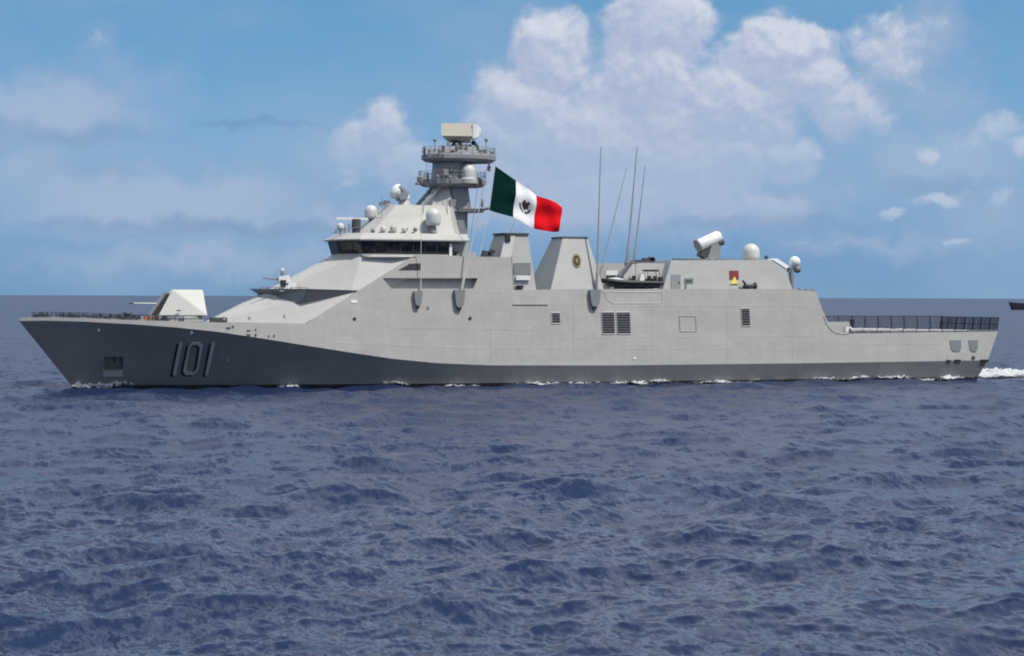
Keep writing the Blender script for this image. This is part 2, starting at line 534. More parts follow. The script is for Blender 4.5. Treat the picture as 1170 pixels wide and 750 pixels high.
def build_water():
    base = math.atan2(f0.y, f0.x)
    fine = np.linspace(-R(17.5), R(17.5), 1050)
    rest = np.linspace(R(17.5), 2 * math.pi - R(17.5), 122)[1:-1]
    th = np.concatenate([fine, rest])
    near = np.linspace(3, 40, 60)[:-1]
    mid = 1 / np.linspace(1 / 40, 1 / 4000, 950)
    far = np.geomspace(4000, 60000, 14)[1:]
    rad = np.concatenate([near, mid, far])
    n, m = len(th), len(rad)
    T, Rr = np.meshgrid(th + base, rad)
    X = CAM.x + Rr * np.cos(T)
    Y = CAM.y + Rr * np.sin(T)
    dr = np.gradient(rad)[:, None] * np.ones((1, n))
    dth = np.concatenate([np.full(len(fine), fine[1] - fine[0]), np.full(len(rest), rest[1] - rest[0])])
    da = Rr * dth[None, :]
    sp = np.maximum(dr, da)
    dx, dy, Z = waves(X, Y, sp)
    X = X + dx; Y = Y + dy
    co = np.stack([X, Y, Z], -1).reshape(-1, 3)
    co = np.vstack([co, [[CAM.x, CAM.y, 0]]]).astype(np.float32)
    i = np.arange(m - 1)[:, None] * n
    j = np.arange(n)[None, :]
    j2 = (j + 1) % n
    q = np.stack([i + j, i + n + j, i + n + j2, i + j2], -1).reshape(-1, 4)
    jj = np.arange(n)
    tri = np.stack([np.full(n, m * n), jj, (jj + 1) % n], -1)
    me = bpy.data.meshes.new('water')
    me.vertices.add(len(co))
    me.vertices.foreach_set('co', co.ravel())
    loops = np.concatenate([q.ravel(), tri.ravel()]).astype(np.int32)
    me.loops.add(len(loops))
    me.loops.foreach_set('vertex_index', loops)
    starts = np.concatenate([np.arange(len(q)) * 4, len(q) * 4 + np.arange(n) * 3]).astype(np.int32)
    me.polygons.add(len(starts))
    me.polygons.foreach_set('loop_start', starts)
    me.polygons.foreach_set('use_smooth', np.ones(len(starts), bool))
    rough = me.attributes.new('chop', 'FLOAT', 'POINT')
    chop = np.append(missing_slope(sp[:, 0].copy())[:, None] * np.ones((1, n)), 0).astype(np.float32)
    rough.data.foreach_set('value', chop)
    me.update(calc_edges=True)
    me.validate()
    o = bpy.data.objects.new('water', me)
    COL.objects.link(o)
    o['kind'] = 'structure'
    m_ = bpy.data.materials.new('sea_water')
    m_.use_nodes = True
    t = m_.node_tree
    b = NB(t)
    p = t.nodes['Principled BSDF']
    p.inputs['IOR'].default_value = 1.333
    tc = b.new('ShaderNodeTexCoord').outputs['Object']
    big = b.noise(tc, 0.03, 3, 0.5)
    b.put(p.inputs['Base Color'], b.mix(b.sstep(big, 0.3, 0.7), (0.008, 0.018, 0.052), (0.012, 0.024, 0.064)))
    ca_ = b.new('ShaderNodeAttribute', attribute_name='chop').outputs['Fac']
    b.put(p.inputs['Roughness'], b.m('SQRT', b.m("ADD", 0.03, b.m('MULTIPLY', ca_, 0.6))))
    # wind ripples too small for the mesh: slopes taken straight from two noises in world metres,
    # a little longer across the wind
    mp = b.new('ShaderNodeMapping')
    mp.inputs['Rotation'].default_value = (0, 0, -WDIR)
    mp.inputs['Scale'].default_value = (1.0, 0.42, 1.0)
    t.links.new(tc, mp.inputs[0])
    geo = b.new('ShaderNodeNewGeometry')
    gust = b.m('ADD', 0.6, b.m('MULTIPLY', b.sstep(b.noise(tc, 0.03, 4, 0.6), 0.3, 0.7), 0.7))
    acc = geo.outputs['Normal']
    for sc_, st_ in ((0.45, 0.8), (1.3, 0.95), (3.4, 0.95), (9.0, 0.6)):
        nt = b.new('ShaderNodeTexNoise')
        t.links.new(mp.outputs[0], nt.inputs['Vector'])
        nt.inputs['Scale'].default_value = sc_
        nt.inputs['Detail'].default_value = 2
        nt.inputs['Distortion'].default_value = 0.2
        sb = b.new('ShaderNodeVectorMath', operation='SUBTRACT')
        t.links.new(nt.outputs['Color'], sb.inputs[0])
        sb.inputs[1].default_value = (.5, .5, .5)
        ml = b.new('ShaderNodeVectorMath', operation='MULTIPLY')
        t.links.new(sb.outputs[0], ml.inputs[0])
        ml.inputs[1].default_value = (st_, st_, 0)
        gm = b.new('ShaderNodeVectorMath', operation='SCALE')
        t.links.new(ml.outputs[0], gm.inputs[0]); b.put(gm.inputs[3], gust)
        ml = gm
        ad = b.new('ShaderNodeVectorMath', operation='ADD')
        t.links.new(acc, ad.inputs[0]); t.links.new(ml.outputs[0], ad.inputs[1])
        acc = ad.outputs[0]
    nn = b.new('ShaderNodeVectorMath', operation='NORMALIZE')
    t.links.new(acc, nn.inputs[0])
    t.links.new(nn.outputs[0], p.inputs['Normal'])
    me.materials.append(m_)


build_water()

# ------------------------------------------------------------------ the warship
ship = thing('warship', (0, 0, 0), 'large grey warship with hull number 101 steaming left across the sea', 'warship')

XK = [-53.5, -52.5, -51, -47.5, -43.3, -39.6, -35.4, -31, -26.7, -22.2, -17.7, -13.1, -7.5, 6, 30, 51, 56]
YK = [0.06, 0.75, 1.75, 3.55, 5.0, 5.95, 6.55, 6.85, 7.0, 7.05, 7.08, 7.1, 7.1, 7.1, 6.95, 6.35, 6.15]
ZK = [6.62, 6.64, 6.67, 6.58, 6.35, 6.08, 5.64, 4.97, 4.27, 3.55, 2.88, 2.42, 2.16, 2.03, 2.08, 2.18, 2.2]
XW = [-48.3, -47, -43, -34.5, -26, -17.5, -8, 5, 20, 40, 56]
YW = [0.06, 0.32, 1.25, 3.2, 4.75, 5.75, 6.35, 6.55, 6.5, 6.15, 5.6]


def ip(x, xs, ys):
    return float(np.interp(x, xs, ys))


def ztop(x):
    P = [(-53.5, 6.93), (-51, 7.0), (-47.6, 6.93), (-43.4, 6.76), (-39, 6.64), (-35, 6.52), (-28, 6.42), (-26.6, 6.40), (-15.2, 13.25),
         (-4.75, 13.2), (-4.70, 9.82), (2, 9.95), (12, 10.02), (27, 10.08), (30.4, 9.85), (30.9, 8.4), (31.5, 6.9), (32.1, 5.95), (32.9, 5.5), (33.8, 5.33), (36, 5.36), (56, 5.52)]
    return ip(x, [p[0] for p in P], [p[1] for p in P])


SL = 0.14


def hull_y(x, z):
    """half breadth of the shell at station x, height z"""
    yk, zk = ip(x, XK, YK), ip(x, XK, ZK)
    if z >= zk:
        return max(yk - SL * (z - zk), 0.05)
    zs = max((-48.3 - x) / 5.2 * 6.6, 0.0)
    yw = ip(x, XW, YW)
    f = (z - zs) / max(zk - zs, 1e-3)
    return yw + (yk - yw) * f


def side(px, py, out=0.0):
    """photo pixel -> point on the port shell"""
    y = -6.5
    for _ in range(12):
        p = at(px, py, y)
        y = -hull_y(p.x, p.z)
    return Vector((p.x, y - out, p.z))


def snorm(p):
    e = 0.2
    y0 = hull_y(p.x, p.z)
    n = Vector((-(hull_y(p.x + e, p.z) - y0) / e, -1, (-(hull_y(p.x, p.z + e) - y0) / e)))
    return n.normalized()


def xmap(x, z):
    if x <= 47:
        return x
    xe = 53.7 - (5.5 - z) * 0.5
    return 47 + (x - 47) * (xe - 47) / 6.7


def build_hull():
    xs = sorted(set(list(np.arange(-53, 53.71, 0.9)) + [-53.5, -53.2, -52.7, -52.2, -51.6, -48.3, -26.6, -15.2, -4.75, -4.70, 30.4, 30.9, 31.2, 31.5, 31.8, 32.1, 32.5, 32.9, 33.3, 33.8, 53.7]))
    secs = []
    for x in xs:
        yk, zk, zt = ip(x, XK, YK), ip(x, XK, ZK), ztop(x)
        yt = hull_y(x, zt)
        zs = max((-48.3 - x) / 5.2 * 6.6, 0.0)
        yw = ip(x, XW, YW)
        if zs > 0:
            zb = [zs - 0.0, zs + 0.02, zs + 0.05]
            yb = [0.03, 0.045, 0.06]
            half = [(0.03, zb[0]), (0.045, zb[1]), (0.05, zb[2]), (0.06, zb[2] + .03)]
        else:
            half = [(0.05, -3.4), (max(yw * 0.8, 0.055), -2.6), (max(yw * 0.97, .06), -0.9)]
            zb3 = 0.34
            half.append((hull_y(x, zb3), zb3))
        z3 = half[3][1]
        for f in (0.33, 0.66):
            z = z3 + (zk - z3) * f
            half.append((hull_y(x, z) * (1 - 0.03 * (1 if f < .5 else .8) * min(1, max(0, (-20 - x) / 20))), z))
        half.append((yk, zk))
        for f in (0.33, 0.66):
            z = zk + (zt - zk) * f
            half.append((hull_y(x, z), z))
        half.append((yt, zt))
        loop = [Vector((xmap(x, z), -y, z)) for y, z in half] + [Vector((xmap(x, z), y, z)) for y, z in reversed(half)]
        secs.append(loop)
    mb = MB()
    n = len(secs[0])
    mb.loft(secs)
    h = n // 2
    # paint: black boot topping under the waterline band, flare shade painted as darker grey up to the knuckle, grey above; deck covering on top
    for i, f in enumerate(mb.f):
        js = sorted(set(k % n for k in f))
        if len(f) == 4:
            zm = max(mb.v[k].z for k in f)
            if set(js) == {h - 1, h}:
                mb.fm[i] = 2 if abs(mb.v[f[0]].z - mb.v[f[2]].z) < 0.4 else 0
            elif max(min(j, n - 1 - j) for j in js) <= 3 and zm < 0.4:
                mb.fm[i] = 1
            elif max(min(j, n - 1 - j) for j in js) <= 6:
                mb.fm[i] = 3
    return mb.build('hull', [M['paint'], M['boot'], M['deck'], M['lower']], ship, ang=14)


hull = build_hull()


def side_solid(px_pts, o, i):
    """solid whose outline lies on the port shell, from o m outside to i m inside"""
    ps = [side(*q) for q in px_pts]
    a = [p + snorm(p) * o for p in ps]
    b = [p - snorm(p) * i for p in ps]
    return MB().loft([b, a])


slot = side_solid([(437, 318), (546, 318), (541, 330), (447, 330)], 0.6, 0.75)
pocket = side_solid([(119, 408), (141, 408), (140, 425), (118, 425)], 1.0, 0.9)
cut(hull, [slot, pocket])


def on_side(name, px_pts, m, o=0.03, i=0.1, parent=hull, label=None):
    return side_solid(px_pts, o, i).build(name, m, parent, label=label)


def rect(x0, y0, x1, y1, sk=0):
    return [(x0, y0), (x1, y0), (x1 + sk, y1), (x0 + sk, y1)]


side_solid([(455, 309), (468, 301.5), (481, 301), (481, 309)], 0.025, 0.2).build('opening_shade_plate', M['soot'], hull)  # flat black plate; the opening's inner shade is put into its colour
# hull number, with the dark drop shadow of the painted figures
def figure_one(x):
    return [[(x + 8.3, 392), (x + 12.2, 392), (x + 4.6, 429), (x + 0.8, 429)]]


def figure_zero(x):
    o = [(x + 13, 391.5), (x + 22, 391.5), (x + 25, 395), (x + 19.5, 424), (x + 14, 428.5), (x + 5, 428.5), (x + 2.3, 424.5), (x + 8.5, 395)]
    c = (x + 13.6, 410)
    q = [(c[0] + (a - c[0]) * 0.68, c[1] + (b_ - c[1]) * 0.84) for a, b_ in o]
    return [[o[k], o[(k + 1) % 8], q[(k + 1) % 8], q[k]] for k in range(8)]


def digit(name, polys, dx, dy, m, o, lab=None):
    mb = MB()
    for pl in polys:
        ps = [side(a + dx, b_ + dy) for a, b_ in pl]
        mb.loft([[p - snorm(p) * 0.08 for p in ps], [p + snorm(p) * o for p in ps]])
    return mb.build(name, m, hull, label=lab)


for nm, polys in (('number_one', figure_one(196.5)), ('number_zero', figure_zero(207.0)), ('number_one', figure_one(233.5))):
    digit('number_shadow', polys, -3.0, 1.5, M['boot'], 0.02)
    digit(nm, polys, 0, 0, M['number'], 0.035)

# anchor in its pocket, pale plate below
mb = MB()
c = side(130, 416) - snorm(side(130, 416)) * 0.35
mb.tube([c + Vector((0, 0, .55)), c + Vector((.1, 0, -.45))], 0.12)
mb.box(c + Vector((.05, -.05, -.35)), (1.1, .25, .25), (0, .1, 0))
mb.tube([c + Vector((-.5, -.1, -.4)), c + Vector((-.62, -.15, .25))], [.13, .06])
mb.tube([c + Vector((.6, -.1, -.3)), c + Vector((.7, -.15, .3))], [.13, .06])
mb.build('anchor', M['dark'], hull)
on_side('anchor_plate', rect(118, 425.5, 140, 430.5), M['paint'], 0.04)

# fittings along the shell
for q in (rect(687, 357, 701.5, 382, 1), rect(704, 357, 719.5, 382, 1)):
    gr = MB()
    x0, y0 = q[0]; x1, y1 = q[2]
    on_side('intake_grille', q, M['grille'], 0.05)
for q in (rect(630, 357.5, 639.5, 370, .5), rect(846.5, 352.5, 856, 373, 1)):
    on_side('vent_grille', q, M['grille'], 0.05)
for q in (rect(1085, 389, 1098, 402), rect(1106.5, 389, 1117, 402)):
    (x0, y0), (x1, y1) = q[0], q[2]
    on_side('stern_fairlead', [(x0, y0), (x1, y0), (x1, y1 - 4), (x1 - 2, y1), (x0 + 4, y1), (x0 + 1.5, y1 - 3)], M['mid'], 0.06)
for q in (rect(1081, 411.5, 1086, 414), rect(1090, 411, 1097.5, 413.5), rect(1120.5, 411, 1129, 414)):
    on_side('overboard_outlet', q, M['soot'], 0.07)
for (x, y, r, m) in ((405, 364.5, 2.0, 'soot'), (537, 364, 2.0, 'soot'), (1112, 409, 2.0, 'soot'), (113, 377.5, 1.6, 'white'), (219, 380.5, 1.6, 'white'),
                     (725, 409.5, 1.5, 'white'), (489, 352, 1.8, 'mid'), (261, 412, 1.2, 'paint')):
    on_side('porthole' if m == 'soot' else 'side_light', [(x + r * math.cos(k * .785), y + r * math.sin(k * .785)) for k in range(8)], M[m], 0.06)
on_side('nameplate', rect(401, 343, 408, 346.5), M['white'], 0.05)


def outline(name, q, w=0.045, o=0.025, m='paint'):
    mb = MB()
    ps = [side(*p) for p in q]
    for a, b_ in zip(ps, ps[1:] + ps[:1]):
        mb.tube([a, (a + b_) / 2 + snorm(a) * .0, b_], w, 6)
    return mb.build(name, M[m], hull)


for q in (rect(687, 357, 701.5, 382, 1), rect(704, 357, 719.5, 382, 1), rect(630, 357.5, 639.5, 370, .5), rect(846.5, 352.5, 856, 373, 1)):
    outline('grille_frame', q, 0.075)
    (x0, y0), (x1, y1) = q[0], q[2]
    n = int((y1 - y0) / 2.6)
    mb = MB()
    for k in range(1, n):
        y = y0 + (y1 - y0) * k / n
        mb.tube([side(x0 + .6 + k / n, y, .08), side(x1 - 1.0 + k / n, y, .08)], .045, 4)
    mb.build('louvre_slats', M['dark'], hull)
outline('hatch_frame', rect(776, 361.5, 794.5, 379, 1), 0.06, m='mast')
outline('bay_frame', [(690, 334), (756, 334), (757, 345), (752, 347), (700, 347), (693, 342)], 0.045)
mb = MB()
a = [side(586, 346.5), side(626, 346.5), side(626, 348.5), side(586, 348.5)]
mb.loft([[p - snorm(p) * .05 for p in a], [p + snorm(p) * .10 for p in a]])
mb.build('fender_ledge', M['paint'], hull)
# rubbing strakes / weld seams running along the side
for pts in ([(470, 333), (580, 334)], [(420, 374), (620, 377)], [(640, 386), (930, 384)], [(700, 350), (930, 350)], [(960, 394), (1080, 393)], [(380, 392), (560, 399)], [(560, 398), (930, 400)]):
    n = 8
    pp = [side(pts[0][0] + (pts[1][0] - pts[0][0]) * k / n, pts[0][1] + (pts[1][1] - pts[0][1]) * k / n) for k in range(n + 1)]
    MB().tube(pp, 0.022, 5).build('weld_seam', M['paint'], hull)
for x in (560, 655, 745, 830, 905):
    MB().tube([side(x, 350 + 0.0), side(x + .5, 384), side(x + 1, 414)], 0.02, 5).build('weld_seam', M['paint'], hull)
# deck-edge coaming along the weather deck aft of the boat bay, small mooring fittings forward
MB().tube([side(x, 333.0) + Vector((0, .15, 0.04)) for x in range(762, 931, 12)], 0.05, 6).build('deck_edge_rail', M['dark'], hull)
for (x, y, w, h_) in ((261, 375, 5, 2), (266, 373.5, 2, 2.5), (284, 378, 4, 1.5), (284, 383, 4, 2), (292, 383, 2, 3), (292, 377, 1.5, 2), (313, 384, 1.5, 2.5), (307, 384.5, 1.5, 2)):
    on_side('mooring_fitting', rect(x - w / 2, y - h_ / 2, x + w / 2, y + h_ / 2), M['dark'], 0.05)

# ---------------- forward deckhouse in two faceted tiers with the sponson between
mb = MB()
mb.plan([(6.3, [(-35.6, -0.9), (-27.1, -5.75), (-26.3, -6.35), (-18.5, -5.0)]),
         (9.5, [(-29.6, -0.9, 9.3), (-27.25, -3.9, 8.6), (-21.4, -5.92, 9.6), (-15.5, -4.0, 9.6)])])
fdh = mb.build('forward_deckhouse', M['upper'], ship, ang=6)
mb = MB()
mb.plan([(9.0, [(-30.2, -0.9), (-22.0, -5.9), (-21.9, -5.95), (-14.0, -3.0)]),
         (13.3, [(-22.1, -0.9), (-20.3, -3.9), (-15.1, -5.46), (-10, -5.0)])])
mb.build('bridge_front', M['upper'], ship, ang=6)
mb = MB()
mb.plan([(8.6, [(-29.3, -0.6, 8.95), (-26.9, -4.35, 8.35), (-21.4, -5.9, 9.45)]),
         (9.85, [(-30.7, -0.5), (-26.1, -5.45), (-21.2, -6.08, 9.72)])])
spons = mb.build('gun_sponson', M['mid'], ship, ang=6)  # darker grey puts the shade of the sponson's underside into its colour
# light autocannon on the sponson
g = at(325, 331, -2.6)
mb = MB().lathe(g + Vector((0, 0, -.2)), [(.55, 0), (.5, .5), (.35, .6), (.3, .9)], n=14)
mb.box(g + Vector((-.1, 0, 1.0)), (1.1, .9, .75), (0, -.1, 0))
mgun = mb.build('deck_cannon', M['white'], ship)
MB().tube([g + Vector((-.5, 0, 1.0)), g + Vector((-2.3, 0, 1.15))], [.09, .05]).build('barrel', M['mid'], mgun)
MB().box(g + Vector((-.25, -.5, .62)), (.55, .2, .65)).build('breech', M['soot'], mgun)
MB().box(g + Vector((.6, -.35, .35)), (.8, .6, .75), (0, .3, 0)).build('ammunition_box', M['white'], mgun)
MB().lathe(g + Vector((-.2, 0, 1.3)), [(.16, 0), (.2, .15), (.2, .4), (.12, .55)], n=12).build('sight', M['mid'], mgun)
MB().ball(g + Vector((-.2, 0, 1.95)), .17, 12).build('sight_cap', M['white'], mgun)
# low fittings along the sponson edge
mb = MB()
for k in range(7):
    p = Vector((-29.9 + k * .65, -0.9 - k * .62, 9.75))
    mb.tube([p, p + Vector((0, 0, .22 + .1 * (k % 2)))], .05, 5)
mb.tube([(-29.9, -.9, 9.98), (-26.0, -4.6, 9.98)], .03, 5)
mb.build('sponson_rail', M['mid'], spons)
for (px, py) in ((285, 366), (256, 366), (325, 364)):
    p = at(px, py, -5.6)
    MB().tube([p, p + Vector((0, 0, .35))], .13, 8).build('bollard', M['paint'], fdh)

# ---------------- wheelhouse
BP = [(-21.85, -1.5), (-20.2, -4.1), (-15.0, -4.5), (-11.2, -4.5)]


def offs(pl, d, dx=None):
    out = []
    for i, (x, y) in enumerate(pl):
        out.append((x - d * (1.0 if i == 0 else (0.6 if i == 1 else 0)), y - d * (0.35 if i == 0 else 0.9)))
    return out


mb = MB()
mb.plan([(13.2, offs(BP, -.05)), (13.36, BP), (14.75, offs(BP, .38))])
bridge = mb.build('bridge', M['soot'], ship, ang=12, label='dark band of bridge windows under the roof')
mb = MB()
mb.plan([(13.18, offs(BP, .05)), (13.42, offs(BP, .09))])
mb.build('window_sill', M['upper'], bridge, ang=12)
E1 = [(-22.7, -1.8), (-20.6, -4.75), (-15.0, -5.05), (-9.1, -4.95)]
E2 = [(-21.4, -1.5), (-20.0, -3.9), (-15.0, -4.1), (-9.0, -4.0)]
mb = MB()
mb.plan([(14.72, [(-22.3, -1.7), (-20.5, -4.6), (-15, -4.93), (-9.2, -4.85)]), (14.82, E1), (14.9, E1), (15.55, E2)])
roof = mb.build('bridge_roof', M['upper'], ship, ang=12)
# bridge windows: outward-leaning panes between mullions
W0, W1 = offs(BP, 0.02), offs(BP, .38)


def panes(i, n, flip=1):
    (ax, ay), (bx, by) = W0[i], W0[i + 1]
    (cx, cy), (dx, dy) = W1[i], W1[i + 1]
    pane_row((ax, ay), (bx, by), (cx, cy), (dx, dy), n, flip)


def pane_row(a, b_, c, d, n, flip):
    a, b_, c, d = [Vector((p[0], p[1] * flip, z)) for p, z in ((a, 13.44), (b_, 13.44), (c, 14.66), (d, 14.66))]
    nrm = (b_ - a).cross(c - a).normalized()
    if nrm.y * flip > 0 or (abs(nrm.y) < .2 and nrm.x > 0):
        nrm = -nrm
    for k in range(n):
        f0_, f1_ = (k + .045) / n, (k + .955) / n
        q = [a.lerp(b_, f0_), a.lerp(b_, f1_), c.lerp(d, f1_), c.lerp(d, f0_)]
        MB().loft([[p + nrm * .02 for p in q], [p + nrm * .06 for p in q]]).build('window', M['glass'], bridge)


for fl in (1, -1):
    panes(0, 3, fl)
    panes(1, 4, fl)
    panes(2, 3, fl)
pane_row((W0[0][0], W0[0][1]), (W0[0][0], -W0[0][1]), (W1[0][0], W1[0][1]), (W1[0][0], -W1[0][1]), 4, 1)
# mullions
for fl in (1, -1):
    for i, n in ((0, 3), (1, 4), (2, 3)):
        for k in range(n):
            f = k / n
            lo = Vector((*[W0[i][j] + (W0[i + 1][j] - W0[i][j]) * f for j in (0, 1)], 13.4))
            hi = Vector((*[W1[i][j] + (W1[i + 1][j] - W1[i][j]) * f for j in (0, 1)], 14.74))
            lo.y *= fl; hi.y *= fl
            MB().tube([lo, hi], .055, 5).build('mullion', M['dark'], bridge)
# bulkhead and door abaft the wheelhouse, wing platform
mb = MB()
mb.plan([(13.15, [(-11.3, -4.2), (-8.9, -4.1)]), (14.8, [(-11.3, -4.2), (-8.9, -4.1)])])
ab = mb.build('bridge_wing_bulkhead', M['upper'], ship)
p = at(523, 286, -4.2)
MB().box((p.x, -4.24, 14.0), (1.1, .12, 1.5)).build('door', M['mast'], ab)
MB().box((p.x - .9, -4.5, 13.9), (.28, .3, 1.2)).build('locker', M['white'], ab)
mb = MB().tube([(p.x - .35, -4.6, 13.2), (p.x - .35, -4.6, 13.6)], .1).lathe((p.x - .55, -4.6, 13.75), [(.2, 0), (.25, .15), (.25, .35), (.18, .4)], axis=(1, 0, 0), n=12)
mb.build('searchlight', M['soot'], ab)
MB().box((-9.2, -5.0, 13.45), (1.6, .5, .5)).build('locker', M['upper'], ab)
mb = MB()
mb.plan([(12.95, [(-20.0, -4.35), (-17.2, -5.35), (-15.2, -5.45)]), (13.12, [(-20.2, -4.5), (-17.2, -5.6), (-15.0, -5.7)])])
mb.build('bridge_wing', M['upper'], ship)

# ---------------- sensor house and mast
mb = MB()
mb.plan([(15.3, [(-20.2, -1.4), (-19.2, -3.1), (-9.4, -3.1)]), (18.55, [(-16.4, -1.2), (-15.9, -1.9), (-10.0, -1.8)])])
shouse = mb.build('sensor_house', M['upper'], ship, ang=12)
mb = MB()
mb.plan([(15.3, [(-13.2, -1.9), (-9.5, -3.3)]), (18.6, [(-11.9, -1.2), (-9.9, -1.9)]), (22.0, [(-10.7, -.5), (-10.1, -.6)])])
mb.build('mast_buttress', M['upper'], ship, ang=12)


def octa(cx, cy, z, rx, ry=None, n=8):
    ry = ry or rx
    return [Vector((cx + rx * math.cos(2 * math.pi * (k + .5) / n), cy + ry * math.sin(2 * math.pi * (k + .5) / n), z)) for k in range(n)]


mb = MB()
mb.loft([octa(-8.9, 0, 15.3, 1.2), octa(-8.9, 0, 18.0, 1.25)])
mb.loft([octa(-9.0, 0, 18.0, 1.75, 1.6), octa(-9.0, 0, 18.3, 1.7, 1.55), octa(-9.1, 0, 20.7, 1.45)])
mb.loft([octa(-9.6, 0, 20.6, 1.9, 1.8, 10), octa(-9.3, 0, 23.4, 2.1, 1.9, 10)])
mast = mb.build('mast', M['mast'], ship, ang=20)
mb = MB()
mb.loft([octa(-9.3, 0, 20.55, 3.2, 2.0), octa(-9.3, 0, 20.85, 3.7, 2.5), octa(-9.3, 0, 21.3, 3.75, 2.55)])
mb.build('lower_platform', M['mast'], mast)
mb = MB()
mb.loft([octa(-8.6, 0, 23.15, 3.6, 2.4, 10), octa(-8.6, 0, 23.45, 4.05, 2.8, 10), octa(-8.6, 0, 23.85, 4.05, 2.8, 10), octa(-8.7, 0, 24.75, 2.0, 1.5, 10)])
upf = mb.build('upper_platform', M['mast'], mast)
mb = MB()
mb.loft([octa(-8.2, 0, 17.95, 2.3, 1.7), octa(-8.2, 0, 18.3, 2.4, 1.8)])
mb.tube([(-6.6, -.6, 18.2), (-4.9, -1.2, 18.55)], .16)
mb.tube([(-4.9, -1.2, 18.5), (-4.85, -1.2, 20.0)], .12)
mb.build('sensor_bracket', M['mast'], mast)
MB().lathe((-4.85, -1.2, 19.4), [(.12, 0), (.28, .1), (.28, .45), (.1, .6)], n=10).build('camera_head', M['dark'], mast)
for (x0, z0, x1, z1, y) in ((-12.9, 18.5, -10.9, 20.7, -1.3), (-12.9, 18.5, -10.9, 20.7, 1.3)):
    MB().tube([(x0, y, z0), (x1, y, z1)], .22, 6).build('platform_brace', M['mast'], mast)
# platform edge fittings
for (px, py, y, w, h_, m) in ((480, 205, -1.0, .7, .75, 'mast'), (477, 210, -1.0, .5, .3, 'mast'), (548.5, 207, -1.6, .45, .7, 'dark'), (551, 232, -1.0, .3, .9, 'mast')):
    p = at(px, py, y)
    MB().lathe(p + Vector((0, 0, -h_ / 2)), [(w * .4, 0), (w / 2, h_ * .2), (w / 2, h_ * .8), (w * .3, h_)], n=12).build('sensor_pod', M[m], mast)
for (px, y0, y1, r, y) in ((491, 172, 180, .13, -1.6), (506.5, 168, 180, .16, -1.8), (497, 160, 178, .05, -1.0), (512, 164, 178, .12, -.8), (555.5, 160, 178, .05, -1.4),
                           (562, 174, 184, .12, -.5), (549, 172, 180, .12, -2.0), (559, 184, 196, .09, -.6), (537, 167, 176, .14, .5), (544, 165, 176, .16, .6)):
    a_, b_ = at(px, y1, y), at(px, y0, y)
    mb = MB().tube([a_, b_], r, 8)
    if r < .1:
        mb.ball(b_, .2, 10)
        mb.tube([a_, a_.lerp(b_, .45)], r * 2.4, 8)
    else:
        mb.ball(b_, r * 1.35, 10)
    mb.build('mast_antenna', M['mast'] if r < .14 else M['mid'], upf)
for cx_, z_, rx, ry, par in ((-8.6, 23.85, 3.9, 2.65, upf), (-9.3, 21.3, 3.6, 2.4, mast)):
    mb = MB()
    ring = octa(cx_, 0, z_, rx, ry, 20)
    for q_ in ring:
        mb.tube([q_, q_ + Vector((0, 0, .85))], .035, 5)
    for hz in (.45, .85):
        mb.tube([q_ + Vector((0, 0, hz)) for q_ in ring + ring[:1]], .025, 5)
    mb.build('platform_rail', M['mid'], par)
for (px, y0, y1, r, y) in ((527, 161, 172, .10, -1.9), (522, 166, 172, .15, -2.1), (485, 170, 180, .09, -.8), (533, 166, 174, .12, -2.1), (546, 168, 177, .10, -1.6), (554, 172, 180, .13, -1.7), (502, 172, 181, .12, -2.3), (514, 203, 209, .16, -2.2), (500, 202, 210, .14, -1.9), (489, 199, 209, .09, -1.5), (543, 205, 212, .2, -2.1)):
    a_, b_ = at(px, y1, y), at(px, y0, y)
    MB().tube([a_, a_.lerp(b_, .5), b_], [r, r * 1.5, r], 8).ball(b_, r * 1.5, 8).build('mast_antenna', M['mid'] if r > .11 else M['dark'], upf if y1 < 190 else mast)
for (a2, b2_) in (((488, 184), (486, 204)), ((559, 184), (552, 205)), ((489, 210), (480, 262)), ((546, 213), (538, 268)), ((511, 212), (511, 266))):
    MB().tube([at(*a2, -1.9), at(*b2_, -2.3)], .03, 5).build('signal_stay', M['mid'], mast)
for (px, py, w) in ((517, 232, .6), (526, 257, .5), (509, 197, .55), (516, 193, .4)):
    MB().box(at(px, py, -1.75), (w, .35, w * 1.2)).build('junction_box', M['mast'], mast)
for (px, py, y) in ((517, 174.5, -2.0), (541, 163.5, -.3), (550, 177.5, -1.8)):
    MB().ball(at(px, py, y), .27, 12).build('lamp_housing', M['soot'], upf)
p = at(519, 173.8, -1.95)
MB().ball(p + Vector((.1, .2, .05)), .36, 14).build('small_radome', M['white'], upf)
for k in range(5):
    p = at(531 + k * 5.5, 175, -1.8 + k * .2)
    MB().box(p, (.35, .35, .5)).build('junction_box', M['white'] if k % 2 else M['mast'], upf)
# search radar: flat slanted antenna with domed back, on a dark pedestal
p0 = Vector((-8.8, 0, 24.5))
mb = MB().lathe(p0, [(1.05, 0), (.95, .35), (.5, .6), (.55, 1.3)], n=18)
mb.box(p0 + Vector((0, 0, 1.15)), (1.6, 1.0, .5))
rad = mb.build('search_radar', M['soot'], ship)
ca, sa = math.cos(R(22)), math.sin(R(22))


def rot(p, o, ang_):
    c_, s_ = math.cos(ang_), math.sin(ang_)
    return Vector((o.x + p[0] * c_ - p[1] * s_, o.y + p[0] * s_ + p[1] * c_, o.z + p[2]))


